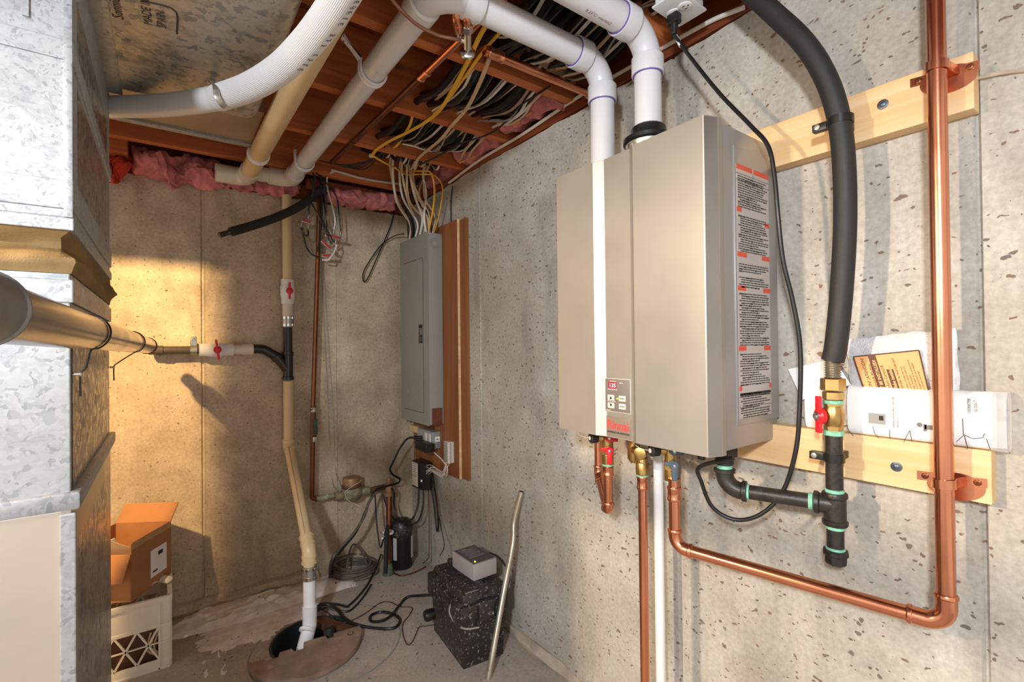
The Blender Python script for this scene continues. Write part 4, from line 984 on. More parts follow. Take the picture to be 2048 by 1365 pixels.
# ribbed hose
hp = [(150, 214, 1.43, 0), (210, 214, 1.46, 0), (325, 211, 1.37, 0), (437, 196, 1.27, 0), (500, 174, 1.2, 0), (560, 138, 1.13, 0), (610, 90, 1.06, 0), (652, 38, .99, 0), (690, -20, .92, 0), (720, -75, .86, 0)]
def atd(px, py, d): return O+ray(px, py)*d
HP = [atd(x, y, d+.02) for x, y, d, _ in hp]
t = thing('ribbed_hose', 'white ribbed plastic hose curving under the mottled ceiling duct', 'hose', HP[3])
cv = cat(HP, 12); rr = []
split = 12*3
rs = [.0315 for _ in cv]
bm = nb(); tube(bm, cv[:12*4+1], rs[:12*4+1], 26); part(t, 'smooth_cuff', bm, m_hose)
fine = cat(HP[3:], 10); NR = 120
bm = nb(); k0 = 0
fr_ = frames(fine); rows = []
for i, (p, (tt, n_, b_)) in enumerate(zip(fine, fr_)):
    row = []
    for k in range(NR):
        a = 2*math.pi*k/NR; r = .0325+(.0004 if k % 2 else -.0004); row.append(bm.verts.new(p+n_*math.cos(a)*r+b_*math.sin(a)*r))
    rows.append(row)
for A, B in zip(rows, rows[1:]):
    for k in range(NR): bm.faces.new((A[k], A[(k+1) % NR], B[(k+1) % NR], B[k]))
bm.faces.new(rows[0][::-1]); bm.faces.new(rows[-1]); rb = part(t, 'ribbed_length', bm, m_hose, smooth=False)
i0 = 30; pth = [f for f in zip(fine, fr_)]
hb = nb(); hr = random.Random(9)
for i, ch in enumerate('xxxx xxx xxxxx'):
    j = min(len(fine)-2, 26+int(i*2.0)); p = fine[j]; tt = (fine[j+1]-fine[j-1]).normalized()
    vd_ = (O-p).normalized(); out = (vd_-tt*vd_.dot(tt)).normalized(); side = tt.cross(out)
    dirn = (out*.62+side*.78) if side.dot(RT) > 0 else (out*.62-side*.78)
    dirn.normalize(); up2 = dirn.cross(tt)
    if ch != ' ':
        for q in range(3): obox(hb, p+dirn*.0331+up2*(-.005+.005*q)+tt*hr.uniform(-.002, .002), tt, up2, dirn, hr.uniform(.004, .009), .0016, .0006)
        obox(hb, p+dirn*.0331+tt*hr.uniform(-.004, .004), up2, tt, dirn, .010, .0016, .0006)
part(rb, 'faded_print', hb, m_hoselt, kind='stuff')
# strap that hangs the hose
hpt = atd(437, 190, 1.29); tt = (HP[4]-HP[2]).normalized()
sidev = tt.cross(ZA).normalized(); upv = sidev.cross(tt)
pts = [hpt+(upv*math.sin(a)+sidev*math.cos(a))*.034 for a in [math.radians(150-16*k) for k in range(16)]]
pts = [V((pts[0].x, pts[0].y, ZT-.002))+sidev*-.01]+pts if False else pts
t = thing('hose_strap', 'grey metal strap hook holding the ribbed hose to the duct', 'strap', hpt)
bm = nb(); tube(bm, cat([aZ(412, 165, ZT-.001), aZ(425, 162, ZT-.004), atd(431, 172, 1.24), atd(433, 188, 1.222), atd(440, 204, 1.23), atd(450, 214, 1.25)], 6), .0075, 10, flat=.3); part(t, 'band', bm, m_zinc)
bm = nb(); p = aZ(416, 164, ZT-.001); cyl(bm, p, p-V((0, 0, .004)), .004, 10); part(t, 'screw', bm, m_zinc)
# ================================================================ METAL PIPE AT THE LEFT
XM = -.083; pM = aX(250, 688, XM); zM = H+.015
t = thing('round_metal_pipe', 'shiny round steel pipe running past the furnace to the back wall', 'pipe', (XM, 1.5, zM))
RM = .031
mM0 = V((XM, .30, H+.0)); mM1 = V((XM, 2.50, H+.022))
q1_ = aY(295, 692, 2.45); mM1 = V((q1_.x, 2.45, q1_.z)); q0_ = aX(0, 622, -.088)
q2_ = aY(150, 660, 1.05)
mM0 = q2_+(q2_-mM1).normalized()*.72
bm = nb(); tube(bm, [mM0, mM1], RM, 32); pm = part(t, 'pipe', bm, mat('shiny_conduit', 'b4b4b4', .2, 1, .05, 8, dirt=('85807a', 10, .68)))
dm = (mM1-mM0).normalized()
bm = nb(); ringfit(bm, mM0+dm*.30, mM0+dm*.2, RM+.004, .002, 32); part(t, 'coupling', bm, mat('dull_grey_coupling', '8c8d90', .45, .6, .1, 20))
bm = nb(); lathe(bm, mM1-dm*.03, dm, [(0, RM), (.0, RM+.003), (.02, RM+.003), (.03, .022), (.09, .021)], 28); part(t, 'reducer', bm, m_rust)
for py_, sc_2, lab in ((zat(740), YN+.015, 'near'), (0, YFAR-.02, 'far')):
    yh = sc_2; u_ = (yh-mM0.y)/(mM1.y-mM0.y); c = mM0+(mM1-mM0)*u_
    hk = V((XD+.006, yh, c.z-.075))
    tw = thing('wire_tie', f'black wire looped round the metal pipe, hooked to the {lab} duct edge', 'wire', hk, 'wire hangers of the metal pipe')
    bm = nb(); pts = [c+V((math.cos(a)*(RM+.002), .006*math.sin(a*1.0), math.sin(a)*(RM+.002))) for a in [math.radians(200-20*k) for k in range(15)]]
    tube(bm, cat(pts+[hk+V((.012, 0, .012)), hk+V((.004, 0, .0)), hk+V((.004, 0, -.04))], 4), .0017, 8); part(tw, 'wire', bm, m_blk)
    bm = nb(); lathe(bm, hk+V((-.006, 0, 0)), XA, [(0, .003), (.009, .003), (.0095, .005), (.012, .0045)], 10); part(tw, 'screw', bm, m_zinc)
bm = nb(); a_ = aY(222, 652, 1.95); tube(bm, [aY(195, 655, 1.93), aY(238, 667, 1.96)], .012, 16)
solo('grey_sleeve', 'short grey plastic tube lying on top of the metal pipe', 'tube', bm, mat('grey_pvc', '77777b', .45, 0, .05, 9))
# ================================================================ DRAIN LINE ON THE BACK WALL
YP = 2.645
def bw(px, py, y=YP): return aY(px, py, y)
RD = .0235
pt = bw(573, 392); pe = bw(578, 890); xd = (pt.x+pe.x)/2
def bz(py, px=577): return bw(px, py).z
t = thing('sump_discharge_pipe', 'yellowed sump discharge pipe on the back wall with a red valve and black wye', 'pipe', (xd, YP, 0))
knee = V((xd, YP, bz(890))); low = aY(617, 1100, 2.20); bot = aY(612, 1258, 2.15); 
bot = V((low.x-.004, 2.17, .09)); low = V((low.x, 2.19, low.z))
bm = nb(); cyl(bm, (xd, YP, bz(392)), (xd, YP, bz(560)), RD, 22); part(t, 'upper_length', bm, m_cream)
bm = nb(); zv0, zv1 = bz(608), bz(560)
lathe(bm, V((xd, YP, zv0)), ZA, [(0, .027), (.0, .03), ((zv1-zv0)*.25, .031), ((zv1-zv0)*.3, .034), ((zv1-zv0)*.7, .034), ((zv1-zv0)*.75, .031), (zv1-zv0, .031), (zv1-zv0, .025)], 24); cyl(bm, (xd, YP, (zv0+zv1)/2), (xd, YP-.045, (zv0+zv1)/2), .014, 16); vb = part(t, 'ball_valve', bm, m_pvcw)
def rhandle(par, c, d, ax, L=.046):
    c, d, ax = V(c), V(d).normalized(), V(ax).normalized(); bm = nb(); s = d.cross(ax)
    lathe(bm, c, d, [(0, .010), (.004, .0165), (.010, .0165), (.013, .012)], 20)
    obox(bm, c+d*.007+ax*L*.5, ax, s, d, L, .011, .009, .003); obox(bm, c+d*.007-ax*L*.5, ax, s, d, L, .010, .009, .003)
    return part(par, 'red_handle', bm, m_red)
rhandle(vb, (xd, YP-.044, (zv0+zv1)/2), (0, -1, 0), (.0, 0, 1), .042)
bm = nb(); cyl(bm, (xd, YP, bz(634)), (xd, YP, bz(607)), .0255, 22); part(t, 'white_sleeve', bm, m_ivory)
def hoseclamp(par, a, b, r):
    a, b = V(a), V(b); d = (b-a); L = d.length; d.normalize()
    bm = nb(); lathe(bm, a, d, [(0, r), (.001, r+.003), (L-.001, r+.003), (L, r)], 24); cp = part(par, 'coupler_sleeve', bm, m_zinc)
    for s in (.0, 1.): 
        p = a+d*L*(.1+.62*s); bm = nb(); lathe(bm, p, d, [(0, r+.003), (.0, r+.005), (.011, r+.005), (.011, r+.003)], 24, cap=False)
        sd = V((.7, -.7, 0)); obox(bm, p+d*.0055+sd.normalized()*(r+.008), V((.7, .7, 0)).normalized(), d, sd.normalized(), .022, .012, .009, .002); part(cp, 'hose_clamp', bm, m_chrome)
hoseclamp(t, (xd, YP, bz(655)), (xd, YP, bz(632)), RD+.001)
bm = nb(); cyl(bm, (xd, YP, bz(705)), (xd, YP, bz(654)), RD-.002, 22); part(t, 'black_length', bm, m_abs)
zw0, zw1 = bz(760), bz(704)
bm = nb(); lathe(bm, V((xd, YP, zw0)), ZA, [(0, RD+.001), (0, RD+.005), (.016, RD+.005), (.018, RD), (zw1-zw0-.02, RD), (zw1-zw0-.018, RD+.004), (zw1-zw0, RD+.004), (zw1-zw0, RD)], 24)
yb0 = V((xd, YP, bz(742))); ye = bw(548, 708); dy = (ye-yb0).normalized()
tube(bm, [yb0, yb0+dy*.10], RD-.001, 22); lathe(bm, yb0+dy*.075, dy, [(0, RD), (.001, RD+.004), (.02, RD+.004), (.02, RD)], 22); part(t, 'wye', bm, m_abs)
zh2 = bw(510, 699).z
bm = nb(); st = yb0+dy*.09; tube(bm, fillet([st, V((bw(527, 697).x, YP, zh2)), bw(502, 698)], .05, 8), RD-.001, 22); e_ = bw(506, 698); part(t, 'black_elbow', bm, m_abs)
def hx_(px): p = bw(px, 697); return V((p.x, YP, zh2))
bm = nb(); cyl(bm, hx_(506), hx_(484), .0265, 22); cyl(bm, hx_(486), hx_(464), .023, 22); part(t, 'ivory_sleeve', bm, m_ivory)
bm = nb(); a_, b2 = hx_(466), hx_(398); L = (a_-b2).length; lathe(bm, b2, XA, [(0, .026), (0, .029), (L*.25, .03), (L*.3, .033), (L*.65, .033), (L*.7, .029), (L, .029), (L, .024)], 24); cc_ = hx_(433); cyl(bm, cc_, cc_-YA*.044, .014, 16); vb = part(t, 'ball_valve', bm, m_pvcw)
rhandle(vb, cc_-YA*.043, -YA, V((.12, 0, -1)), .046)
bm = nb(); cyl(bm, hx_(400), hx_(297), .0185, 22); cyl(bm, hx_(326), hx_(311), .022, 22, .001); part(t, 'grey_brown_length', bm, mat('dark_brown_abs', '4b433d', .45, 0, .15, 20))
# pipe clip by the valve
t2 = thing('pipe_strap', 'small zinc strap fixing the horizontal drain pipe to the back wall', 'clamp', hx_(387)+V((0, .045, 0)))
c = hx_(387); bm = nb(); lathe(bm, c-XA*.013, XA, [(0, .0195), (0, .022), (.026, .022), (.026, .0195), (0, .0195)], 24, cap=False); box(bm, c+V((-.013, -.012, .02)), c+V((.013, .0, .062)), .001); box(bm, c+V((-.013, -.001, .03)), c+V((.013, .046, .034))); part(t2, 'band', bm, m_zinc)
bm = nb(); lathe(bm, c+V((0, -.011, .047)), -YA, [(0, .008), (.003, .007), (.004, .003)], 14); part(t2, 'bolt', bm, m_chrome)
# lower cream part leaning out from the wall to the pit
bm = nb(); cyl(bm, knee, (xd, YP, bz(762)), RD, 22); part(t, 'straight_length', bm, m_cream)
dk = (low-knee).normalized()
bm = nb(); tube(bm, [knee, low], RD, 22); ln = part(t, 'leaning_length', bm, m_cream)
bm = nb(); sd = dk.cross(V((0, -1, 0))).normalized(); o_ = (O-(knee+low)/2); o_ = (o_-dk*o_.dot(dk)).normalized()
tube(bm, [knee+o_*RD+sd*.003, low+o_*RD+sd*.003], .0011, 5); part(ln, 'print_line', bm, mat('faded_purple_print', '9a6a70', .6))
bm = nb(); tube(bm, fillet([knee+ZA*.03, knee, knee+dk*.035], .03, 6), RD+.004, 24); lathe(bm, knee+ZA*.012, ZA, [(0, RD), (.002, RD+.007), (.012, RD+.007), (.014, RD)], 24); part(t, 'upper_bend', bm, m_cream)
bm = nb(); tube(bm, fillet([low-dk*.065, low, low-ZA*.05], .04, 8), RD+.005, 24)
for p, d in ((low-dk*.07, dk), (low-dk*.035, dk), (low-ZA*.02, -ZA), (low-ZA*.045, -ZA)): lathe(bm, p, d, [(0, RD+.002), (.001, RD+.0075), (.008, RD+.0075), (.010, RD+.002)], 24)
part(t, 'lower_bend', bm, m_cream)
bm = nb(); cyl(bm, low-ZA*.045, low-ZA*.07, RD, 20); part(t, 'short_length', bm, m_cream)
hoseclamp(t, low-ZA*.125, low-ZA*.065, RD+.001)
topw = low-ZA*.12
bm = nb(); cyl(bm, topw, bot, RD+.0015, 24); part(t, 'white_length', bm, m_pvcw)
bm = nb(); lathe(bm, bot+ZA*.035, -ZA, [(0, RD+.001), (.001, RD+.006), (.045, RD+.006), (.046, RD+.001)], 24); tube(bm, fillet([bot, bot-ZA*.05, bot+V((-.045, -.06, -.13))], .04, 8), RD+.005, 24); e2 = bot+V((-.012, -.018, -.055)); part(t, 'pit_elbow', bm, m_pvcw)
bm = nb(); d_ = V((-.5, -.6, -.75)).normalized(); p_ = bot+V((-.012, -.016, -.05)); lathe(bm, p_, d_, [(0, RD+.004), (.001, RD+.009), (.012, RD+.009), (.013, RD+.004)], 24); tube(bm, [bot+V((-.03, -.04, -.09)), bot+V((-.05, -.07, -.3))], RD, 20); part(t, 'pit_pipe', bm, m_pvcw)
# ================================================================ SUMP COVER
t = thing('sump_cover', 'brown half round cover plate with notches lying beside the white pit pipe', 'cover', (.465, 2.0, 0))
CC = V((.462, 2.075, 0)); RC_ = .212
edge = [(.212, 0), (.17, .0), (.165, -.035), (.135, -.035), (.13, .0), (.075, .0), (.07, -.02), (-.005, -.02), (-.005, .018), (-.06, .018), (-.065, -.018), (-.10, -.018), (-.105, -.002), (-.175, -.002), (-.20, -.03)]
edge = [(u, v) for u, v in [(.212, .0), (.105, .0), (.10, -.028), (.075, -.028), (.072, .0), (-.01, 0), (-.015, -.045), (-.05, -.045), (-.055, -.02), (-.10, -.02), (-.105, -.052), (-.15, -.052), (-.155, -.035), (-.2, -.035)]]
arc = [(RC_*math.cos(a), RC_*math.sin(a)) for a in [math.radians(-171+ (171)*k/26) for k in range(0, 27)]]
poly = edge+arc[:-1]
bm = nb(); Rz = Matrix.Rotation(math.radians(-6), 3, 'Z') @ Matrix.Rotation(math.radians(3), 3, 'X')
prism(bm, poly, .006, .024, lambda u, v, w: CC+Rz @ V((u, v, w+.012)))
es = list(bm.edges); bmesh.ops.bevel(bm, geom=es, offset=.002, segments=1, affect='EDGES'); part(t, 'plate', bm, m_cover)
bm = nb(); p = CC+Rz @ V((.165, -.035, .0362)); lathe(bm, p-V((0, 0, .006)), ZA, [(0, .012), (.006, .013), (.0065, .010), (.003, .009)], 16); part(t, 'hole_rim', bm, m_dark)
# black boot and board in the pit
bm = nb(); tube(bm, cat([V((.56, 2.12, .03)), V((.565, 2.10, -.03)), V((.58, 2.05, -.15))], 5), .022, 14); solo('black_pit_hose', 'black hose dipping into the sump pit right of the white pipe', 'hose', bm, m_rub)
bm = nb(); obox(bm, V((.60, 2.19, -.01)), V((.45, -.89, 0)).normalized(), V((.89, .45, 0)).normalized(), ZA, .19, .05, .03, .003)
solo('pit_board', 'dusty brown board edging the right side of the sump pit', 'board', bm, m_rust)
# ================================================================ WATER LINE AND METER
YW = 2.61
def ww(px, py): return aY(px, py, YW)
w0, w1, w2 = ww(637, 470), ww(626, 815), ww(624, 1000)
t = thing('brown_water_pipe', 'dark brown copper water pipe on the back wall with a green lever valve', 'pipe', w2)
RW = .0115
top = ww(640, 345)
bm = nb(); tube(bm, fillet([top, w0, w1, w2, ww(690, 988)], .022, 6), RW, 16); part(t, 'pipe', bm, m_copperd)
bm = nb(); a_, b2 = ww(627, 812), ww(627, 880); lathe(bm, b2, ZA, [(0, .016), (.012, .018), (.02, .014), ((a_-b2).length-.03, .013), ((a_-b2).length-.012, .015), ((a_-b2).length, .0125)], 16); vb = part(t, 'valve_body', bm, m_rust)
bm = nb(); a_, b2 = ww(629, 838)-YA*.022, ww(629, 868)-YA*.022; box(bm, b2+V((-.009, -.006, -.002)), a_+V((.009, .004, 0)), .003); part(vb, 'green_lever', bm, m_green)
bm = nb(); p = ww(627, 878)-YA*.022; box(bm, p+V((-.01, -.006, -.012)), p+V((.01, .005, .012)), .002); lathe(bm, p+YA*.02, -YA, [(0, .007), (.03, .006), (.032, .003)], 10); part(vb, 'lever_root', bm, m_zinc)
bm = nb(); p = ww(627, 820); ringfit(bm, p-ZA*.012, p+ZA*.012, .0145, .002); part(t, 'solder_joint', bm, m_zinc)
mL, mR = ww(640, 997), ww(735, 980)
bm = nb(); tube(bm, cat([w2+V((.02, 0, .0)), mL, ww(668, 992)], 4), .015, 14); fuzz(bm, .003, 60); part(t, 'corroded_union', bm, m_meter)
mc = ww(703, 988); t = thing('water_meter', 'corroded round water meter with a brown lid on the back wall pipe', 'meter', mc)
bm = nb(); lathe(bm, mc-ZA*.035, ZA, [(0, .03), (.008, .045), (.03, .056), (.05, .056), (.062, .05), (.07, .05)], 26); tube(bm, [mc-XA*.09, mc-XA*.03], .024, 16); tube(bm, [mc+XA*.03, mc+XA*.095], .024, 16); fuzz(bm, .003, 45); bd = part(t, 'body', bm, m_meter)
bm = nb(); lathe(bm, mc+ZA*.036, ZA, [(0, .048), (.006, .051), (.012, .047), (.016, .047)], 26, cap=False); part(t, 'rust_collar', bm, m_rust)
bm = nb(); lathe(bm, mc+ZA*.048, ZA, [(0, .044), (.035, .046), (.04, .044), (.041, .038), (.043, .036)], 28); part(t, 'lid', bm, m_metercap)
bm = nb(); pts = [mc+V((-.05, -.05, .03)), mc+V((-.02, -.058, .052)), mc+V((.02, -.056, .068)), mc+V((.046, -.03, .075))]; tube(bm, cat(pts, 6), .0014, 6); pts = [mc+V((-.05, -.05, .03)), mc+V((-.04, -.058, -.01)), mc+V((.0, -.06, -.04)), mc+V((.03, -.058, -.062))]; tube(bm, cat(pts, 6), .0011, 6); part(t, 'seal_wire', bm, m_romexw)
t = thing('water_service_pipe', 'rusty water service pipe from the floor up to the meter near the corner', 'pipe', (1.0, 2.55, 0))
sT = aY(778, 965, YW-.02); sB = V((.97, 2.49, 0))
bm = nb(); tube(bm, [mc+XA*.09, V((sT.x+.01, YW-.01, mc.z+.008))], .0165, 14); fuzz(bm, .003, 50); part(t, 'elbow_run', bm, m_rust)
bm = nb(); tube(bm, [V((sT.x, YW-.02, mc.z+.03)), V((sT.x, YW-.02, mc.z-.06)), V((sB.x+.004, sB.y, .08)), sB], .0165, 16); part(t, 'riser', bm, m_copperd)
bm = nb(); p = V((sT.x, YW-.02, mc.z)); lathe(bm, p-ZA*.045, ZA, [(0, .02), (.002, .027), (.02, .027), (.025, .022), (.06, .022), (.065, .026), (.075, .02), (.08, .012), (.10, .012), (.103, .007)], 16); part(t, 'stop_cock', bm, m_metercap)
bm = nb(); lathe(bm, sB, ZA, [(0, .03), (.03, .026), (.06, .02)], 14); part(t, 'green_base', bm, mat('verdigris_base', '5f6f5c', .8, .2, .3, 30))
bm = nb(); p = V((sB.x, sB.y, .22)); lathe(bm, p, V((.2, 0, 1)), [(0, .03), (.004, .032), (.012, .03)], 16, cap=False); tube(bm, [p+V((-.03, -.02, 0)), p+V((-.05, -.05, 0))], .006, 8); solo('cable_tie', 'cream cable tie binding cords to the rusty service pipe', 'tie', bm, m_romexw)
bm = nb(); p = V((sB.x-.006, sB.y-.022, 0)); tube(bm, cat([V((sB.x-.024, sB.y-.022, .02)), V((sB.x-.022, sB.y-.026, .12)), V((sB.x-.018, sB.y-.028, .22)), V((sB.x-.012, sB.y-.028, .27))], 5), [.011]*11+[.009]*5, 10); solo('pipe_shade_strip', 'dark tube standing for shade and cords at the service pipe foot', 'shade strip', bm, m_foam)  # imitates the shadow and cords beside the riser as one dark tube
# thin grey wires on the wall
for i, (a_, lab) in enumerate((([(641, 470), (646, 600), (652, 720), (658, 850), (664, 960), (672, 984)], 'thin grey meter wire on the back wall, left strand'), ([(644, 470), (652, 610), (660, 730), (668, 860), (671, 940), (680, 985)], 'thin grey meter wire on the back wall, right strand'))):
    bm = nb(); tube(bm, cat([aY(x, y, YB-.004) for x, y in a_[:-1]]+[aY(*a_[-1], YW-.03)], 6), .0018, 6); solo('meter_wire', lab, 'wire', bm, m_romexg, 'meter wires')
# ================================================================ FOAM INSULATED PIPE
t = thing('foam_insulated_pipe', 'black foam covered pipe slanting down from the ceiling, cut end in the air', 'pipe', aY(440, 468, 2.42))
pts = [aY(648, 375, 2.56), aY(625, 393, 2.55), aY(600, 412, 2.53), aY(560, 432, 2.5), (aY(510, 450, 2.46)), aY(462, 464, 2.42)]
bm = nb(); tube(bm, cat(pts, 6), .020, 18); part(t, 'foam_jacket', bm, m_foam)
bm = nb(); d_ = (pts[-1]-pts[-2]).normalized(); tube(bm, [pts[-1]-d_*.01, pts[-1]+d_*.055], .0115, 14); part(t, 'bare_end', bm, m_dusty)
# ================================================================ COAX SPLITTERS
YS = 2.56
def splitter(lab, px, py, ang, w, up_ports, dn_ports, roll=0):
    c = aY(px, py, YS); R = Matrix.Rotation(math.radians(ang), 3, 'Y')
    t = thing('cable_splitter', lab, 'splitter', c, 'coax splitters'); ax, az = R @ XA, R @ ZA
    h = .018
    bm = nb(); obox(bm, c, ax, YA, az, w, .014, h, .002); obox(bm, c+ax*(w/2+.008), ax, YA, az, .016, .008, .008, .001); cyl(bm, c+ax*(w/2+.009)-YA*.006, c+ax*(w/2+.009)+YA*.006, .008, 12); part(t, 'body', bm, m_zinc)
    bm = nb(); obox(bm, c-YA*.0073, ax, YA, az, w*.9, .001, h*.7); part(t, 'red_label', bm, m_splred)
    out = []
    for u, s in [(u, 1) for u in up_ports]+[(u, -1) for u in dn_ports]:
        p = c+ax*w*u+az*s*h/2; bm = nb(); cyl(bm, p, p+az*s*.014, .0035, 10); hexnut(bm, p+az*s*.010, p+az*s*.022, .0058); cyl(bm, p+az*s*.02, p+az*s*.03, .0042, 10); part(t, 'port', bm, m_zinc); out.append(p+az*s*.03)
    return out
s1 = splitter('upper left red labelled cable splitter with one port above', 612, 443, 12, .042, [.2], [-.4, .4])
s2 = splitter('red labelled cable splitter with three ports above and white coax', 666, 474, 7, .082, [-.42, 0, .42], [.2])
s3 = splitter('tilted cable splitter hanging behind the brown pipe', 652, 490, 42, .06, [-.2, .3], [])
s4 = splitter('lowest cable splitter lying level by the brown water pipe', 653, 512, -3, .05, [], [])
def coax(lab, pts, m, r=.0034, name='coax_cable', group=None):
    bm = nb(); tube(bm, cat(pts, 8), r, 9); return solo(name, lab, 'cable', bm, m, group)
zt_c = ZC-.02
T1 = aY(624, 345, 2.5); 
coax('white coax from the joist curving into the middle splitter port', [aY(668, 343, 2.5), aY(655, 352, 2.53), aY(655, 378, 2.55), aY(664, 410, 2.55), aY(670, 440, 2.55), s2[1]], m_romexw, .0042)
coax('black coax into the right port of the red splitter', [aY(632, 345, 2.5), aY(656, 370, 2.53), aY(673, 395, 2.55), aY(678, 430, 2.55), s2[2]], m_blk, .0036)
coax('black coax into the left port of the red splitter', [aY(640, 350, 2.52), aY(646, 380, 2.55), aY(650, 420, 2.55), s2[0]], m_blk, .0036)
coax('black coax into the upper left splitter', [aY(628, 350, 2.5), aY(626, 385, 2.52), aY(618, 415, 2.55), s1[0]], m_blk, .0036)
coax('short black coax loop under the upper left splitter', [s1[2], s1[2]+V((.002, -.004, -.02)), s1[2]+V((-.010, -.008, -.034)), s1[1]+V((.006, -.010, -.022)), s1[1]+V((.006, -.012, -.002))], m_blk, .0036)
coax('long black coax hanging from the upper left splitter to the lowest one', [s1[1], aY(608, 475, YS), aY(613, 495, YS), aY(625, 510, YS), aY(640, 514, YS)], m_blk, .0036)
coax('white coax looping from the red splitter to the lowest splitter', [s2[3], aY(673, 492, YS-.005), aY(667, 507, YS-.01), aY(660, 516, YS-.01), aY(657, 520, YS-.01), aY(644, 520, YS)], m_romexw, .0042)
coax('black coax crossing down to the tilted splitter, upper', [aY(617, 355, 2.53), aY(636, 395, 2.54), aY(645, 440, 2.53), s3[1]], m_blk, .0036)
coax('black coax crossing down to the tilted splitter, lower', [aY(622, 405, 2.53), aY(636, 430, 2.52), aY(650, 460, 2.53), aY(662, 488, 2.54)], m_blk, .0036)
coax('black coax running down beside the brown water pipe', [aY(641, 345, 2.53), aY(644, 420, 2.55), aY(640, 470, 2.57), aY(636, 505, 2.58)], m_blk, .005)
coax('black coax loop hanging in the shade at the joist', [aY(625, 345, 2.46), aY(640, 372, 2.47), aY(648, 372, 2.48), aY(653, 420, 2.52), aY(647, 470, 2.55)], m_blk, .0036)
# ================================================================ ELECTRIC PANEL
PX0, PX1, PY0, PY1 = 1.085, 1.172, 2.222, 2.566; PZ0, PZ1 = H-.408, H+.583
t = thing('panel_backboard', 'reddish stained plywood backboard behind the electric panel', 'board', (1.19, 2.35, H-.65))
bm = nb(); yb_ = aX(936, 700, 1.19).y; box(bm, (1.186, yb_, H-.655), (XW-.0005, 2.62, H+.62), .001); part(t, 'wide_board', bm, m_ply, smooth=False)
yf_ = aX(916, 700, 1.172).y; bm = nb(); box(bm, (1.1735, yf_, H-.66), (1.187, 2.60, H+.625), .001); part(t, 'front_board', bm, m_ply, smooth=False)
bm = nb(); box(bm, (1.1733, yf_-.0012, H-.66), (1.1872, yf_+.0006, H+.625)); part(t, 'lit_board_edge', bm, m_pine, 'plywood edge painted pale as if lit')  # light on the front board's edge, painted in with pale pine
t = thing('electric_panel', 'tall grey electric panel with a narrow door near the corner', 'electric panel', (1.13, 2.39, PZ0))
bm = nb(); box(bm, (PX0+.004, PY0+.003, PZ0+.003), (PX1, PY1-.003, PZ1-.003), .001); part(t, 'box', bm, m_panels)
bm = nb(); box(bm, (PX0, PY0, PZ0), (PX0+.006, PY1, PZ1), .001); part(t, 'front_cover', bm, m_panel)
def pp(px, py, dx=0): return aX(px, py, PX0-dx)
da, db, dc, dd2 = [pp(*q, .004) for q in ((803, 526), (847, 503), (852, 819), (818, 814))]
dy0, dy1, dz0, dz1 = (db.y+dc.y)/2, (da.y+dd2.y)/2, H-.345, H+.455
dy0, dy1 = PY0+.055, PY1-.045
bm = nb(); box(bm, (PX0-.003, dy0, dz0), (PX0+.001, dy1, dz1), .001); dr = part(t, 'door', bm, m_panel)
bm = nb()
for (y0, y1, z0, z1) in ((dy0-.003, dy0, dz0-.003, dz1+.003), (dy1, dy1+.003, dz0-.003, dz1+.003), (dy0, dy1, dz0-.003, dz0), (dy0, dy1, dz1, dz1+.003)): box(bm, (PX0-.0006, y0, z0), (PX0, y1, z1))
part(t, 'door_gap', bm, m_dark)
lp = pp(841, 663, .003); bm = nb(); box(bm, (PX0-.006, lp.y-.022, lp.z-.062), (PX0-.0028, lp.y+.016, lp.z+.035), .001); lt = part(dr, 'latch_plate', bm, m_blk)
bm = nb(); 
for (a0, a1, b0, b1) in ((-.018, .018, .012, .016), (-.018, .018, -.02, -.016), (-.018, -.014, -.02, .016), (.014, .018, -.02, .016)): box(bm, (PX0-.010, lp.y+a0, lp.z+b0), (PX0-.005, lp.y+a1, lp.z+b1), .001)
part(lt, 'latch_rim', bm, m_zinc)
bm = nb()
for z in (-.034, -.042, -.052): box(bm, (PX0-.0066, lp.y-.016, lp.z+z), (PX0-.0058, lp.y+.002, lp.z+z+.004))
part(lt, 'print', bm, m_zinc)
for px, py in ((809, 557), (813, 670), (816, 783)):
    bm = nb(); p = pp(px, py, .003); box(bm, (PX0-.0045, p.y-.006, p.z-.008), (PX0-.0028, p.y+.004, p.z+.008)); part(dr, 'hinge_tab', bm, m_zinc)
bm = nb()
for y in (PY0+.012, PY1-.012):
    for z in (PZ1-.09, PZ0+.45, PZ0+.11): cyl(bm, (PX0, y, z), (PX0-.0025, y, z), .004, 10)
part(t, 'cover_screw', bm, m_zinc)
ye_ = PY0+.0028; pk = aY(875, 490, ye_); bm = nb(); lathe(bm, V((1.13, ye_, PZ1-.055)), -YA, [(0, .0285), (.0006, .0285), (.0008, .027), (.0003, .0265), (.0003, .014), (.0008, .0135), (.0006, .013)], 28, cap=False); part(t, 'knockout_ring', bm, m_panel)
ta, tb = aY(869, 811, ye_), aY(895, 848, ye_)
bm = nb(); sheet(bm, 0, 6, 6, (0, -.0006, 0), lambda u, v: V((PX0+.02+u*.06, ye_-.0004-.0012*abs(noise.noise(V((u*5, v*5, 2)))), PZ0+.002+v*.085))); part(t, 'brown_tape', bm, m_tape, 'shiny brown patch of tape at the lower corner')
bm = nb()
cn = []
for i, (x, y) in enumerate(((1.115, 2.26), (1.14, 2.262), (1.12, 2.30), (1.145, 2.32), (1.11, 2.35), (1.14, 2.38), (1.118, 2.43), (1.145, 2.46), (1.115, 2.50), (1.14, 2.53))):
    lathe(bm, V((x, y, PZ1-.004)), ZA, [(0, .013), (.008, .013), (.01, .010), (.016, .010), (.018, .007)], 12); cn.append(V((x, y, PZ1+.008)))
part(t, 'cable_clamp', bm, m_zinc, kind='stuff')
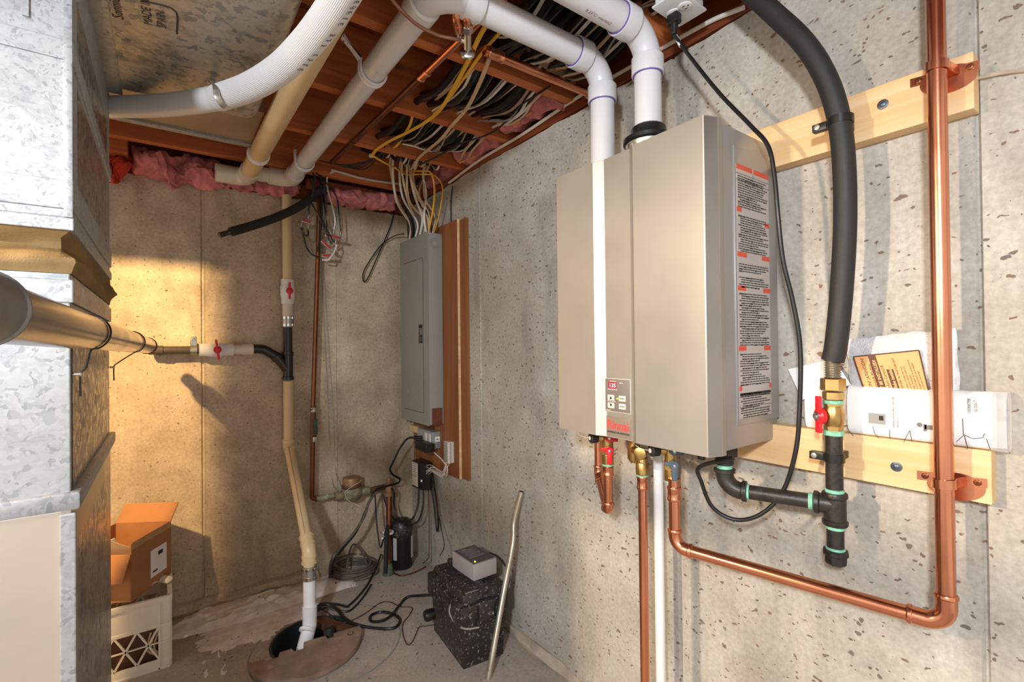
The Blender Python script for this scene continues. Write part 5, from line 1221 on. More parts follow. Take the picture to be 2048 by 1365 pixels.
# cables that drop into the panel
rnd = random.Random(11)
src = []
def drop(name, lab, pts, m, r, group=None, flat=.62):
    bm = nb(); tube(bm, cat(pts, 7), r, 8, flat=flat); return solo(name, lab, 'cable', bm, m, group)
CS = sorted(cn[:10]+[cn[2]+V((.01, .01, 0)), cn[5]+V((.01, .01, 0))], key=lambda c: -c.y)
for i in range(12):
    c = CS[i]+V((rnd.uniform(-.006, .006), rnd.uniform(-.012, .012), 0)); x0 = .93+.018*i+rnd.uniform(-.01, .01)
    top = V((x0, 2.30+rnd.uniform(-.05, .06), ZC+.02+rnd.uniform(0, .05))); mid = V((x0*.45+c.x*.55-rnd.uniform(.0, .05), c.y*.75+.57+rnd.uniform(-.03, .03), H+.78+rnd.uniform(-.02, .02)))
    drop('panel_cable', f'beige cable dropping into the panel top, {ORD[i]} strand of the bundle from the left', [top+V((-.04, -.16, .02)), top, mid, c+V((rnd.uniform(-.02, .02), rnd.uniform(-.01, .01), .09)), c], m_romex if i % 3 else m_romexw, .0058, 'panel cables')
for i, (y, w) in enumerate(((2.535, .010), (2.49, .011), (2.45, .009), (2.275, .008))):
    c = V((1.13, y, PZ1)); drop('panel_feeder', f'thick black feeder cable dropping into the panel top, {ORD[i]} from the far side', [V((1.02+.03*i, 2.36, ZC+.03)), V((1.07, 2.45+.01*i if i < 3 else 2.36, H+.8)), c+V((-.005, 0, .1)), c], m_blk, w, 'panel feeders', 1)
drop('yellow_cable', 'yellow cable arching over into the front of the panel top', [aZ(744, 311, ZC-.008), aZ(772, 327, ZC-.03), aX(806, 342, 1.02), aX(840, 342, 1.04), aX(862, 346, 1.07), aX(869, 380, 1.09), aX(866, 420, 1.105), aX(858, 461, 1.115), V((1.115, 2.26, PZ1+.005))], m_yel, .0068)
drop('yellow_cable', 'yellow cable on the outside, bowing right beside the panel top', [aZ(790, 336, ZC-.03), aX(812, 349, 1.02), aX(845, 349, 1.05), aX(870, 352, 1.09), aX(885, 374, 1.12), aX(882, 410, 1.125), aX(876, 440, 1.13), V((1.145, 2.262, PZ1+.005))], m_yel, .0052)
# devices under the panel (mounted on the backboard)
XBK = 1.1735
def bd(px, py, x=1.14): return aX(px, py, x)
def devbox(name, lab, cat_, pa, pb, depth, m, xo=XBK, bev=.003):
    x = xo-depth; a, b = aX(*pa, x), aX(*pb, x)
    return x, a, b
x, a, b = devbox(0, 0, 0, (819, 850), (837, 868), .03, 0)
t = thing('beige_box', 'small beige box fixed under the panel at its left corner', 'box', (XBK-.015, (a.y+b.y)/2, b.z)); bm = nb(); box(bm, (x, b.y, b.z), (XBK, a.y, a.z), .003); bx_ = part(t, 'case', bm, mat('beige_plastic', 'd8bb8e', .5)); bm = nb(); box(bm, (x-.001, b.y+.01, b.z+.006), (x+.001, a.y-.01, a.z-.006), .0005); part(t, 'lid', bm, MATS['beige_plastic'])
x, a, b = devbox(0, 0, 0, (843, 858), (866, 899), .045, 0)
t = thing('steel_outlet_box', 'galvanized outlet box with a steel cover and white sticker under the panel', 'outlet box', (XBK-.02, (a.y+b.y)/2, b.z)); ysd = b.y; z0_, z1_ = b.z, a.z
bm = nb(); box(bm, (x, ysd, z0_), (XBK, a.y+.05, z1_), .003); ob_ = part(t, 'box', bm, m_galv)
bm = nb(); box(bm, (x-.003, ysd+.004, z0_+.004), (x, a.y+.046, z1_-.004), .001); part(t, 'face_plate', bm, m_galvw)
bm = nb()
for y in (ysd+.03, ysd+.075): box(bm, (x-.006, y-.012, z0_+.02), (x-.002, y+.012, z1_-.012), .002)
part(t, 'receptacle', bm, m_romexw)
bm = nb(); box(bm, (x+.012, ysd-.001, z0_+.035), (XBK-.006, ysd+.001, z0_+.062)); st_ = part(ob_, 'sticker', bm, m_white)
bm = nb(); lathe(bm, V(((x+XBK)/2+.003, ysd-.0012, z0_+.048)), -YA, [(0, .005), (.0004, .005)], 12); part(st_ if False else ob_, 'sticker_print', bm, m_ctrl)
t = thing('black_adapter', 'black plug-in power adapter on the steel outlet box', 'adapter', (x-.03, a.y+.03, z0_))
pa_, pb_ = aX(830, 882, x-.05), aX(853, 907, x-.05)
bm = nb(); box(bm, (x-.052, pb_.y, pb_.z), (x-.004, pa_.y, pa_.z+.002), .005); box(bm, (x-.046, pb_.y-.008, pb_.z+.01), (x-.012, pb_.y+.002, pa_.z-.008), .003); part(t, 'case', bm, m_blk)
pg_ = aX(832, 876, x-.03)
t = thing('pump_cord', 'thick black cord from the outlet under the panel curving left to the meter', 'cord', pg_)
bm = nb(); tube(bm, cat([pg_+V((.03, -.02, 0)), pg_, aX(815, 878, x-.05), aY(800, 897, 2.50), aY(786, 925, 2.52), aY(780, 940, 2.54), aY(787, 951, 2.55), aY(799, 958, 2.56), aY(797, 966, 2.56), aY(780, 971, 2.55), aY(762, 976, 2.54), aY(748, 985, 2.52), aY(730, 1025, 2.50), aY(712, 1065, 2.48), aY(688, 1095, 2.46), aY(670, 1120, 2.44), aZ(662, 1145, .02)], 8), .0058, 10); part(t, 'cord', bm, m_blk)
bm = nb(); tube(bm, [pg_+V((.032, -.02, 0)), pg_+V((-.006, .012, -.001))], .010, 12); part(t, 'plug', bm, m_blk)
x2, a, b = devbox(0, 0, 0, (886, 884), (898, 922), .03, 0)
t = thing('terminal_block', 'white terminal block with rows of slots, right of the outlet box', 'terminal block', (XBK-.015, (a.y+b.y)/2, b.z))
bm = nb(); zt3, zb3 = bd(890, 884).z, bd(890, 926).z; yy0, yy1 = bd(908, 900, XBK).y, bd(888, 900, 1.145).y
box(bm, (1.143, yy0, zb3), (XBK, yy1, zt3), .003); tb_ = part(t, 'block', bm, m_romexw)
bm = nb()
for k in range(14):
    z = zb3+.006+(zt3-zb3-.012)*k/13; box(bm, (1.1415, yy0+.012, z-.0014), (1.1432, yy1-.004, z+.0014)); box(bm, (1.150, yy0-.0012, z-.0012), (1.158, yy0+.0006, z+.0012))
part(tb_, 'slot', bm, m_copperd)
xb2, a, b = devbox(0, 0, 0, (822, 926), (838, 974), .05, 0)
t = thing('alarm_controller', 'black wall controller with a white printed label under the outlet box', 'controller', (1.14, 2.4, bd(840, 980).z))
za, zb4 = bd(840, 925, 1.12).z, bd(840, 978, 1.12).z; ya, yb4 = aX(824, 950, 1.105).y, aX(836, 950, 1.105).y
bm = nb(); poly = [(1.105, yb4), (1.105, ya), (XBK, ya+.02), (XBK, yb4-.035), (1.15, yb4-.055), (1.12, yb4-.03)]; prism(bm, poly, zb4, za, lambda u, v, w: V((u, v, w))); es = list(bm.edges); bmesh.ops.bevel(bm, geom=es, offset=.003, segments=1, affect='EDGES'); cs_ = part(t, 'case', bm, m_blk)
bm = nb(); box(bm, (1.1035, yb4+.002, zb4+.012), (1.105, ya-.004, za-.006), .0004); lb = part(cs_, 'white_label', bm, m_romexw)
bm = nb()
for k in range(7): z = za-.012-k*.011; box(bm, (1.103, yb4+.01, z-.002), (1.1036, ya-.012-(k % 3)*.008, z))
part(cs_, 'print', bm, m_ink)
bm = nb(); p = V((1.117, yb4-.021, zb4+.05)); obox(bm, p, V((.6, -.8, 0)), V((.8, .6, 0)), ZA, .01, .004, .012, .001); part(cs_, 'blue_light', bm, mat('pale_blue_light', 'a9c4e4', .4, emit=.4))
rnd = random.Random(5)
for i in range(9):
    y = yy0+.004+(yy1-yy0-.008)*rnd.random(); st = V((1.15, y, zb3+.004)) if i < 6 else V((1.135, ysd+.02+.01*i, z0_+.004))
    en = V((1.135, 2.33+.02*i, zb4+.06+rnd.uniform(-.02, .05))); sag = zb3-.05-rnd.uniform(0, .03)
    bm = nb(); tube(bm, cat([st, V((1.148-rnd.uniform(0, .012), y+.004, (st.z+sag)/2)), V((1.14, y+.03, sag)), V((1.135, (y+en.y)/2+.03, sag+.005)), en], 7), .0015, 6)
    solo('low_voltage_wire', f'thin white wire below the terminal block, {ORD[i]} of the looping strands', 'wire', bm, m_romexw, 'terminal block wires')
for i, (pts, lab, r) in enumerate((([(846, 978, 1.13), (846, 1010, 1.12), (838, 1040, 1.10), (822, 1050, 1.07), (806, 1048, 1.06), (795, 1035, 1.05), (788, 1010, 1.04), (788, 985, 1.03), (780, 975, 1.02)], 'black cord hanging in a U between controller and service pipe', .0045), ([(838, 976, 1.11), (836, 1010, 1.1), (825, 1038, 1.07), (806, 1044, 1.05), (790, 1040, 1.03), (776, 1020, 1.02), (766, 990, 1.0)], 'second black cord in a wider U above the dark bottle', .0052), ([(862, 975, 1.17), (868, 1010, 1.17), (871, 1040, 1.17), (874, 1063, 1.165), (877, 1050, 1.16), (874, 1010, 1.165), (868, 975, 1.17), (862, 950, 1.17)], 'black cord hanging in a long narrow loop below the backboard', .0048), ([(864, 955, 1.165), (872, 1000, 1.16), (879, 1040, 1.15), (886, 1075, 1.12), (888, 1095, 1.08), (880, 1112, 1.03)], 'thin dark wire falling to the battery box lid', .0022), ([(857, 960, 1.17), (858, 1030, 1.17), (858, 1100, 1.16), (856, 1118, 1.14), (845, 1128, 1.10)], 'thin brown wire down the corner to the floor', .0024))):
    bm = nb(); tube(bm, cat([aX(*q) for q in pts], 7), r, 8); solo('hanging_cord', lab, 'cord', bm, m_blk if i < 4 else m_copperd)
bm = nb(); tube(bm, cat([aY(808, 468, 2.6), aY(790, 472, 2.64), aY(765, 488, 2.66), aY(742, 518, 2.66), aY(727, 545, 2.66), aY(727, 563, 2.66), aY(735, 558, 2.66), aY(750, 525, 2.66), aY(772, 475, 2.66), aY(785, 440, 2.67), aY(792, 400, 2.67)], 8), .0034, 8); solo('wall_loop_cable', 'thin black cable hanging in a loop on the back wall left of the panel', 'cable', bm, m_blk)
bm = nb(); tube(bm, cat([aX(905, 372, 1.19), aX(902, 400, 1.192), aX(902, 445, 1.192)], 5), .003, 7); solo('corner_wire', 'short black wire down the wall onto the backboard top', 'wire', bm, m_blk)
# ================================================================ FLOOR OBJECTS
def fz(px, py, z=0): return aZ(px, py, z)
jb = fz(808, 1128); jb = V((1.065, 2.53, 0))
t = thing('black_bottle', 'black foam topped bottle standing on the floor in the corner', 'bottle', jb)
bm = nb(); lathe(bm, jb, ZA, [(0, .048), (.004, .056), (.02, .058), (.16, .056), (.19, .052), (.2, .05)], 26)
for k in range(6):
    a = k*1.047; p = jb+V((.054*math.cos(a), .054*math.sin(a), 0)); tube(bm, [p+ZA*.02, p+ZA*.17], .007, 8)
part(t, 'body', bm, m_blk)
bm = nb(); lathe(bm, jb+ZA*.17, ZA, [(0, .05), (.012, .058), (.03, .061), (.06, .06), (.08, .052), (.095, .038), (.10, .02), (.101, .004)], 24); fuzz(bm, .004, 40); part(t, 'foam_top', bm, m_dusty)
for a0, lab in ((-1.1, 'r'), (-2.75, 'l')):
    bm = nb(); sheet(bm, 0, 5, 3, (.0, 0, 0.0), lambda u, v: jb+V((math.cos(a0+.35*u)*(.0645+.0005*v), math.sin(a0+.35*u)*(.0645+.0005*v), .06+.12*v))); part(t, 'white_label', bm, m_white)
t = thing('bent_conduit', 'bent metal conduit leaning against the right wall in front of the battery box', 'conduit', fz(978, 1380))
cp0 = [(1043, 984, 1.185), (1036, 1010, 1.172), (1028, 1045, 1.155), (1027, 1075, 1.14), (1022, 1110, 1.118), (1012, 1160, 1.085), (1000, 1225, 1.04), (985, 1310, .985), (975, 1368, .955)]
P_ = [aX(*q) for q in cp0]; d_ = (P_[-1]-P_[-2]).normalized(); P_.append(P_[-1]+d_*(P_[-1].z/abs(d_.z)) if P_[-1].z > 0 else P_[-1])
bm = nb(); tube(bm, cat(P_, 6), .0118, 18); part(t, 'tube', bm, m_steel)
bm = nb(); d0 = (P_[0]-P_[1]).normalized(); tube(bm, [P_[0]-d0*.002, P_[0]+d0*.0006], .0098, 16); part(t, 'open_end', bm, m_dark)
# battery box
BC = V((.90, 1.578, 0)); th_ = math.radians(-5); R5 = Matrix.Rotation(th_, 3, 'Z')
def bb(u, v, w): return BC+R5 @ V((u, v, w))
ax5, ay5 = R5 @ XA, R5 @ YA
bw_, bl_, bh_ = .19, .315, .235
bh_ = .25
t = thing('battery_box', 'black battery box with dusty sides on the floor by the right wall', 'battery box', bb(bw_/2, bl_/2, 0))
def tap(bm, u0, u1, v0, v1, z0, z1, ins=0, bev=.006):
    vs = box(bm, (u0, v0, z0), (u1, v1, z1), bev)
    for v in vs:
        k = (v.co.z-z0)/(z1-z0)
        v.co = V((u0+(v.co.x-u0) + (ins*(1-k) if v.co.x < (u0+u1)/2 else -ins*(1-k)), v.co.y+(ins*(1-k) if v.co.y < (v0+v1)/2 else -ins*(1-k)), v.co.z))
    for v in vs: v.co = bb(*v.co)
bm = nb(); tap(bm, 0, bw_, 0, bl_, 0, bh_*.92, .008)
tap(bm, .055, bw_-.03, -.012, .01, bh_*.62, bh_*.70); part(t, 'tub', bm, m_dusty)
bm = nb(); tap(bm, -.010, bw_+.010, -.010, bl_+.010, bh_*.74, bh_*.97, -.0, .008); tap(bm, .012, bw_-.012, .012, bl_-.012, bh_*.95, bh_*1.12, -.012, .01)
for v0 in (.0, bl_-.07): tap(bm, -.018, .03, v0, v0+.07, bh_*.66, bh_*1.02, .0, .01)
tap(bm, .06, .13, -.022, .02, bh_*.68, bh_*1.0, 0, .008); tap(bm, .075, .115, .0, bl_, bh_*1.05, bh_*1.16, 0, .006); part(t, 'lid', bm, m_dusty)
bm = nb()
for u, v, L in ((.02, .08, .06), (.02, .15, .05)): tap(bm, u-.03, u-.027, v, v+L, bh_*.9, bh_*.915, 0, 0)
tap(bm, .02, .10, .012, .016, bh_*1.125, bh_*1.13, 0, 0); part(t, 'rib_edge', bm, m_romexg)
bm = nb(); pts = [bb(-.012, .075, bh_*.9), bb(-.02, .07, bh_*.78), bb(-.012, .03, bh_*.68), bb(.01, -.012, bh_*.66), bb(.06, -.022, bh_*.64)]; tube(bm, cat(pts, 6), .0032, 8); part(t, 'strap_cord', bm, m_romexg)
bm = nb(); p = bb(-.03, bl_*.82, .10); lathe(bm, p+ax5*.02, -ax5, [(0, .022), (.03, .024), (.04, .02)], 18); part(t, 'side_knob', bm, m_blk)
# charger on the lid
cz_ = bh_*1.165
ch = [aZ(*q, cz_+.065) for q in ((943, 1134), (990, 1118), (952, 1085), (908, 1103))]
cc5 = sum(ch, V())/4; e1 = (ch[1]-ch[0]); e1.z = 0; e2 = (ch[3]-ch[0]); e2.z = 0; l1, l2 = e1.length, e2.length; e1.normalize(); e2n_ = V((-e1.y, e1.x, 0)); 
if e2n_.dot(e2) < 0: e2n_ = -e2n_
t = thing('battery_charger', 'grey charger box with a green light on the battery box lid', 'charger', V((cc5.x, cc5.y, cz_)))
bm = nb(); obox(bm, V((cc5.x, cc5.y, cz_+.0325)), e1, e2n_, ZA, l1, l2, .065, .005); cs_ = part(t, 'case', bm, m_grey)
bm = nb(); obox(bm, V((cc5.x, cc5.y, cz_+.0653)), e1, e2n_, ZA, l1*.9, l2*.92, .0012); fp = part(t, 'face_sheet', bm, m_dgrey)
bm = nb()
for k in range(9): obox(bm, V((cc5.x, cc5.y, cz_+.0661))+e2n_*(l2*(.33-.06*k)), e1, e2n_, ZA, l1*(.62 if k % 3 else .45), .0018, .0006)
for s in (.27, .36): obox(bm, V((cc5.x, cc5.y, cz_+.0661))+e2n_*(l2*s)-e1*l1*.18, e1, e2n_, ZA, l1*.3, .003, .0006)
part(fp, 'print', bm, m_grey, kind='stuff')
bm = nb(); p = V((cc5.x, cc5.y, cz_+.0655))-e2n_*l2*.38-e1*l1*.32; lathe(bm, p, ZA, [(0, .004), (.003, .004), (.0045, .002)], 12); part(fp, 'green_light', bm, m_green_led)
bm = nb(); pB = V((cc5.x, cc5.y, cz_+.03))+e1*l1*.5
tube(bm, cat([pB, pB+V((.03, .02, .01)), pB+V((.075, .0, -.02)), pB+V((.085, -.05, -.08)), bb(bw_+.012, .08, bh_*.75)], 6), .003, 8); solo('charger_lead', 'thin black lead from the charger over the right side of the box', 'lead', bm, m_blk)
# cords on the floor
def floorcord(name, lab, pts, r, m, zs=None):
    bm = nb(); P = [aZ(x, y, r+.001 + (zs[i] if zs else 0)) for i, (x, y) in enumerate(pts)]; tube(bm, cat(P, 8), r, 9); return solo(name, lab, 'cord', bm, m)
floorcord('floor_cord', 'thick black cord looping over the floor to the battery box', [(632, 1222), (648, 1210), (668, 1215), (692, 1240), (720, 1252), (760, 1258), (790, 1256), (800, 1242), (788, 1230), (762, 1225), (742, 1232), (742, 1243), (762, 1243), (782, 1232), (800, 1210), (815, 1195), (840, 1192), (868, 1190)], .006, m_blk, [.01, .03, .02, 0, 0, 0, 0, 0, 0, 0, 0, 0, .012, .012, .005, .01, .03, .05])
floorcord('floor_cord', 'black cord from the pit up toward the coiled cable', [(632, 1215), (645, 1208), (672, 1209), (692, 1214), (700, 1210), (720, 1190), (738, 1165), (752, 1135), (762, 1110)], .005, m_blk, [.01, .03, .02, .01, .0, 0, 0, .01, .04])
floorcord('floor_cord', 'black cord lying beside the first toward the pit', [(630, 1225), (650, 1217), (672, 1221), (695, 1224), (712, 1212), (730, 1190), (742, 1170)], .0045, m_blk, [.01, .02, .01, 0, 0, 0, .01])
floorcord('thin_wire', 'thin brown wire zigzagging over the floor to the battery box', [(640, 1218), (660, 1230), (675, 1246), (700, 1243), (730, 1228), (760, 1207), (780, 1205), (800, 1214), (824, 1216), (818, 1232), (806, 1248), (806, 1270), (815, 1290), (826, 1282), (838, 1256), (850, 1253), (870, 1250)], .0022, mat('dark_brown_wire', '4a372e', .6), None)
cc6 = aZ(708, 1150, .0); rnd = random.Random(2)
for i in range(6):
    pts = []; a0 = rnd.uniform(0, 6); rx, ry = .125-.006*i+rnd.uniform(-.008, .008), .085+rnd.uniform(-.01, .01)
    for k in range(26):
        a = a0+k/25*6.1; pts.append(cc6+V((math.cos(a)*rx*.85+math.sin(a)*ry*.5+rnd.uniform(-.003, .003), math.sin(a)*ry-math.cos(a)*rx*.4, .008+.012*i+.008*math.sin(a+i))))
    bm = nb(); tube(bm, cat(pts, 3), .005, 8); solo('coiled_cable', f'dusty grey cable coil on the floor below the meter, {ORD[i]} turn from the bottom', 'cable', bm, mat('dusty_grey_cable', '5c544c', .6, 0, .2, 30) if 'dusty_grey_cable' not in MATS else MATS['dusty_grey_cable'], 'coil on the floor')
bm = nb(); tube(bm, cat([cc6+V((-.04, .0, .03)), cc6+V((-.02, .02, .11)), cc6+V((.01, .03, .15)), cc6+V((.05, .02, .10)), cc6+V((.07, .0, .04))], 7), .005, 8); solo('coil_end', 'cable end arching up out of the floor coil', 'cable', bm, MATS['dusty_grey_cable'])
bm = nb(); tube(bm, cat([aY(752, 985, 2.52), aY(738, 1005, 2.5), aY(728, 1035, 2.48), aY(705, 1070, 2.46), aY(682, 1095, 2.45), aY(664, 1120, 2.43), aZ(660, 1150, .02), aZ(672, 1170, .01)], 7), .007, 9); solo('thick_cable', 'thick grey cable sweeping from the meter down to the floor coil', 'cable', bm, MATS['dusty_grey_cable'])
bm = nb(); tube(bm, cat([aY(750, 985, 2.53), aY(752, 1030, 2.52), aY(756, 1070, 2.5), aY(762, 1095, 2.48), V((.955, 2.45, .28)), V((.955, 2.45, .1))], 7), .0042, 8); solo('slim_cord', 'thin black cord running down to the cream cable tie', 'cord', bm, m_blk)
bm = nb(); tube(bm, cat([V((.99, 2.45, .03)), aZ(782, 1142, .006), aZ(800, 1152, .004), aZ(828, 1146, .004), aZ(852, 1134, .006)], 7), .0042, 8); solo('copper_floor_tube', 'thin brownish tube curving round the foot of the dark bottle', 'tube', bm, m_copperd)
# ================================================================ CRATE AND CARTON
CR = aZ(340, 1322, 0); t = thing('milk_crate', 'off white plastic milk crate on the floor behind the furnace', 'crate', (CR.x-.165, CR.y+.16, 0))
cx0, cx1, cy0, cy1 = CR.x-.335, CR.x, CR.y-.035, CR.y+.295; chh = aY(330, 1185, CR.y).z
chh = max(.26, min(.32, chh))
def frame_wall(bm, p0, du, Lu, nrm):
    """crate side: solid upper band, posts, diamond lattice and ribs; p0 at the bottom left, du along"""
    du, nrm = V(du), V(nrm); th2 = .006
    def bar(a, b, w=.006, t2=.008):
        pa, pb = p0+du*a[0]*Lu+ZA*a[1]*chh, p0+du*b[0]*Lu+ZA*b[1]*chh; d = (pb-pa); L = d.length; d.normalize(); obox(bm, (pa+pb)/2, d, nrm, d.cross(nrm), L, t2, w)
    def pan(u0, u1, v0, v1, t2=.006): 
        c = p0+du*Lu*(u0+u1)/2+ZA*chh*(v0+v1)/2; obox(bm, c, du, nrm, ZA, Lu*(u1-u0), t2, chh*(v1-v0), .001)
    pan(0, 1, .62, .93); pan(0, 1, .93, 1., .016); pan(0, .1, .14, .62); pan(.9, 1, .14, .62); pan(0, 1, .03, .14); pan(.1, .9, .585, .635, .010); pan(0, 1, .0, .03, .014); pan(.9, 1.01, .36, .385, .016); pan(.9, 1.01, .60, .625, .016)
    for u in (.1, .9): bar((u, 0), (u, .95), .005, .014)
    n = 4
    for k in range(n):
        u0, u1 = .1+.8*k/n, .1+.8*(k+1)/n; bar((u0, .14), (u1, .60)); bar((u0, .60), (u1, .14))
    bar((.1, .37), (.9, .37), .004, .006)
bm = nb(); frame_wall(bm, V((cx0, cy0, 0)), XA, cx1-cx0, -YA); part(t, 'front_side', bm, m_crate)
bm = nb(); frame_wall(bm, V((cx1, cy0, 0)), YA, cy1-cy0, XA); part(t, 'right_side', bm, m_crate)
bm = nb(); frame_wall(bm, V((cx0, cy1, 0)), XA, cx1-cx0, YA); part(t, 'rear_side', bm, m_crate)
bm = nb(); frame_wall(bm, V((cx0, cy0, 0)), YA, cy1-cy0, -XA); part(t, 'left_side', bm, m_crate)
bm = nb(); box(bm, (cx0, cy0, .004), (cx1, cy1, .012)); part(t, 'floor_grid', bm, m_crate)
bm = nb(); box(bm, (cx0+.02, cy0+.02, .013), (cx1-.02, cy1-.02, chh*.55), .01); solo('crate_contents', 'dark brown bundle seen through the crate lattice', 'bundle', bm, m_rust)
bm = nb(); 
for k in range(3): tube(bm, cat([V((cx1-.03-.006*k, cy0+.012, .05)), V((cx1-.05-.01*k, cy0+.010, chh*.3)), V((cx1-.035-.012*k, cy0+.012, chh*.52))], 5), .004, 7)
solo('pale_cord_bundle', 'pale cord bundle pressed against the crate lattice', 'cord', bm, m_romex)
# carton, tilted to the right and open
t = thing('cardboard_carton', 'open brown cardboard carton with a white shipping label on the milk crate', 'carton', (cx0+.16, cy0+.12, chh))
q = [aY(*p_, cy0+.02) for p_ in ((263, 1209), (340, 1150))]
k0 = aY(262, 1212, cy0+.0); k1 = aY(341, 1142, cy0+.24)
bz0 = chh+.006
fx = k0.x
rr_x = Matrix.Rotation(math.radians(0), 3, 'Y')
hc = aY(262, 1100, cy0).z-bz0
LL = .26; wdt = .22; ang = math.radians(38)
cbase = V((fx, cy0+.01, bz0)); dv = (V((aY(340, 1150, cy0+.20).x, cy0+.20, 0))-V((fx, cy0+.01, 0))).normalized(); du_ = V((-dv.y, dv.x, 0)); 
if du_.x > 0: du_ = -du_
LL = (V((aY(340, 1150, cy0+.20).x, cy0+.20, 0))-V((fx, cy0+.01, 0))).length*1.02
hR = .215
def panel(bm, o, a, la, b, lb, n, th2=.004): obox(bm, o+a*la/2+b*lb/2, a, b, a.cross(b), la, lb, th2)
bm = nb(); panel(bm, cbase, dv, LL, ZA, hR, 0); ps_ = part(t, 'right_side', bm, m_card)
bm = nb(); panel(bm, cbase, du_, wdt, ZA, hR*.82, 0); part(t, 'front_side', bm, m_card)
bm = nb(); panel(bm, cbase+du_*wdt, dv, LL, ZA, hR, 0); part(t, 'left_side', bm, m_card)
bm = nb(); panel(bm, cbase+dv*LL, du_, wdt, ZA, hR, 0); part(t, 'rear_side', bm, m_card)
bm = nb(); panel(bm, cbase, dv, LL, du_, wdt, 0); part(t, 'bottom', bm, m_card)
bm = nb(); fo = (ZA*.85-dv.cross(ZA)*(-.4) if False else (ZA*.8+du_*.35)).normalized(); panel(bm, cbase+dv*LL+ZA*hR, du_, wdt, (ZA*.75+dv*.65).normalized(), .085, 0); part(t, 'rear_flap', bm, m_card)
bm = nb(); panel(bm, cbase+ZA*hR*.82, du_, wdt*.9, (ZA*-.9-dv*.45).normalized(), .10, 0); part(t, 'front_flap', bm, m_card)
out_ = -du_
o = cbase+out_*.0028
bm = nb(); obox(bm, o+dv*LL*.66+ZA*hR*.42, dv, ZA, dv.cross(ZA), LL*.42, hR*.5, .0008); lb_ = part(ps_, 'shipping_label', bm, m_white)
bm = nb(); obox(bm, o+out_*.0006+dv*LL*.70+ZA*hR*.55, dv, ZA, dv.cross(ZA), LL*.12, hR*.07, .0006); obox(bm, o+out_*.0006+dv*LL*.56+ZA*hR*.26, dv, ZA, dv.cross(ZA), LL*.12, hR*.03, .0006); part(ps_, 'label_print', bm, m_ink)
bm = nb(); obox(bm, o+dv*LL*.5+ZA*hR*.96, dv, ZA, dv.cross(ZA), LL*.98, hR*.12, .0006); part(ps_, 'packing_tape', bm, mat('tan_tape', 'c39a6c', .35))
for i, (a_, s_, m, lab) in enumerate(((.2, .10, m_romex, 'tan paper sheet sticking up inside the carton'), (.42, .085, m_white, 'pale folded sheet leaning inside the carton'))):
    bm = nb(); c = cbase+du_*(.09+.07*i)+dv*(.05+.03*i)+ZA*(hR*.72); R_ = Matrix.Rotation(.6-.9*i, 3, 'Y') @ Matrix.Rotation(.4, 3, 'X'); obox(bm, c, R_ @ XA, R_ @ ZA, R_ @ YA, s_*1.2, s_, .002); solo('loose_sheet', lab, 'paper', bm, m)
bm = nb(); c = aY(320, 1168, cy0+.14); sheet(bm, 0, 8, 6, (0, 0, .001), lambda u, v: V((cx1-.07+.08*u, cy0+.10+.07*v, chh+.003+.018*abs(math.sin(u*4+v*3))))); solo('crumpled_paper', 'crumpled white paper between the carton and the crate rim', 'paper', bm, m_white)
# ================================================================ INSULATION
def tuft(lab, a, b, r, m, seed, y=2.66, sq=1.):
    A, B = aY(*a, y), aY(*b, y); bm = nb(); n = 44
    pts = [A+(B-A)*i/n for i in range(n+1)]
    rad = [r*(.35+.65*math.sin(math.pi*min(1, max(.0, i/n*.86+.07)))**.5)*(1+.3*noise.noise(V((i*.25, seed, 1)))) for i in range(n+1)]
    tube(bm, pts, rad, 30, flat=sq)
    for v in bm.verts:
        q = v.co.copy(); v.co += noise.noise_vector(q*13+V((seed, 0, 0)))*r*.5+noise.noise_vector(q*34)*r*.26+noise.noise_vector(q*90)*r*.1
    solo('insulation_batt', lab, 'insulation', bm, m, 'insulation on the wall tops')
tuft('red pink insulation end beside the furnace duct', (205, 325), (250, 345), .075, m_redpink, 1)
tuft('pink insulation stuffed on the back wall top left of the elbow', (268, 328), (455, 352), .068, m_pink, 2)
tuft('pink insulation behind the two pipe elbows', (440, 358), (600, 380), .05, m_pink, 3, 2.68)
tuft('pink insulation sagging over the back wall right of the coax', (655, 396), (790, 406), .05, m_pink, 4, 2.6)
def tuftx(lab, a, b, r, m, seed, x):
    A, B = aX(*a, x), aX(*b, x); bm = nb(); n = 18; pts = [A+(B-A)*i/n for i in range(n+1)]
    tube(bm, pts, [r*(.5+.5*math.sin(math.pi*(i/n*.9+.05)))*(1+.3*noise.noise(V((i*.6, seed, 1)))) for i in range(n+1)], 20)
    for v in bm.verts: v.co += noise.noise_vector(v.co*16+V((seed, 0, 0)))*r*.4
    solo('insulation_batt', lab, 'insulation', bm, m, 'insulation on the wall tops')
for lab, y0, y1, x, z, r, sd in (('pink insulation between joists above the panel', 2.10, 2.46, 1.25, ZC+.06, .07, 5), ('pink insulation in the joist bay over the copper bend', 1.70, 2.0, 1.19, ZC+.075, .085, 6), ('pink insulation in the joist bay by the vent elbow', 1.3, 1.62, 1.17, ZC+.08, .085, 7)):
    bm = nb(); n = 16; pts = [V((x, y0+(y1-y0)*i/n, z)) for i in range(n+1)]
    tube(bm, pts, [r*(.8+.25*noise.noise(V((i*.6, sd, 1)))) for i in range(n+1)], 20)
    for v in bm.verts: v.co += noise.noise_vector(v.co*16+V((sd, 0, 0)))*r*.3
    solo('insulation_batt', lab, 'insulation', bm, m_pink, 'insulation on the wall tops')
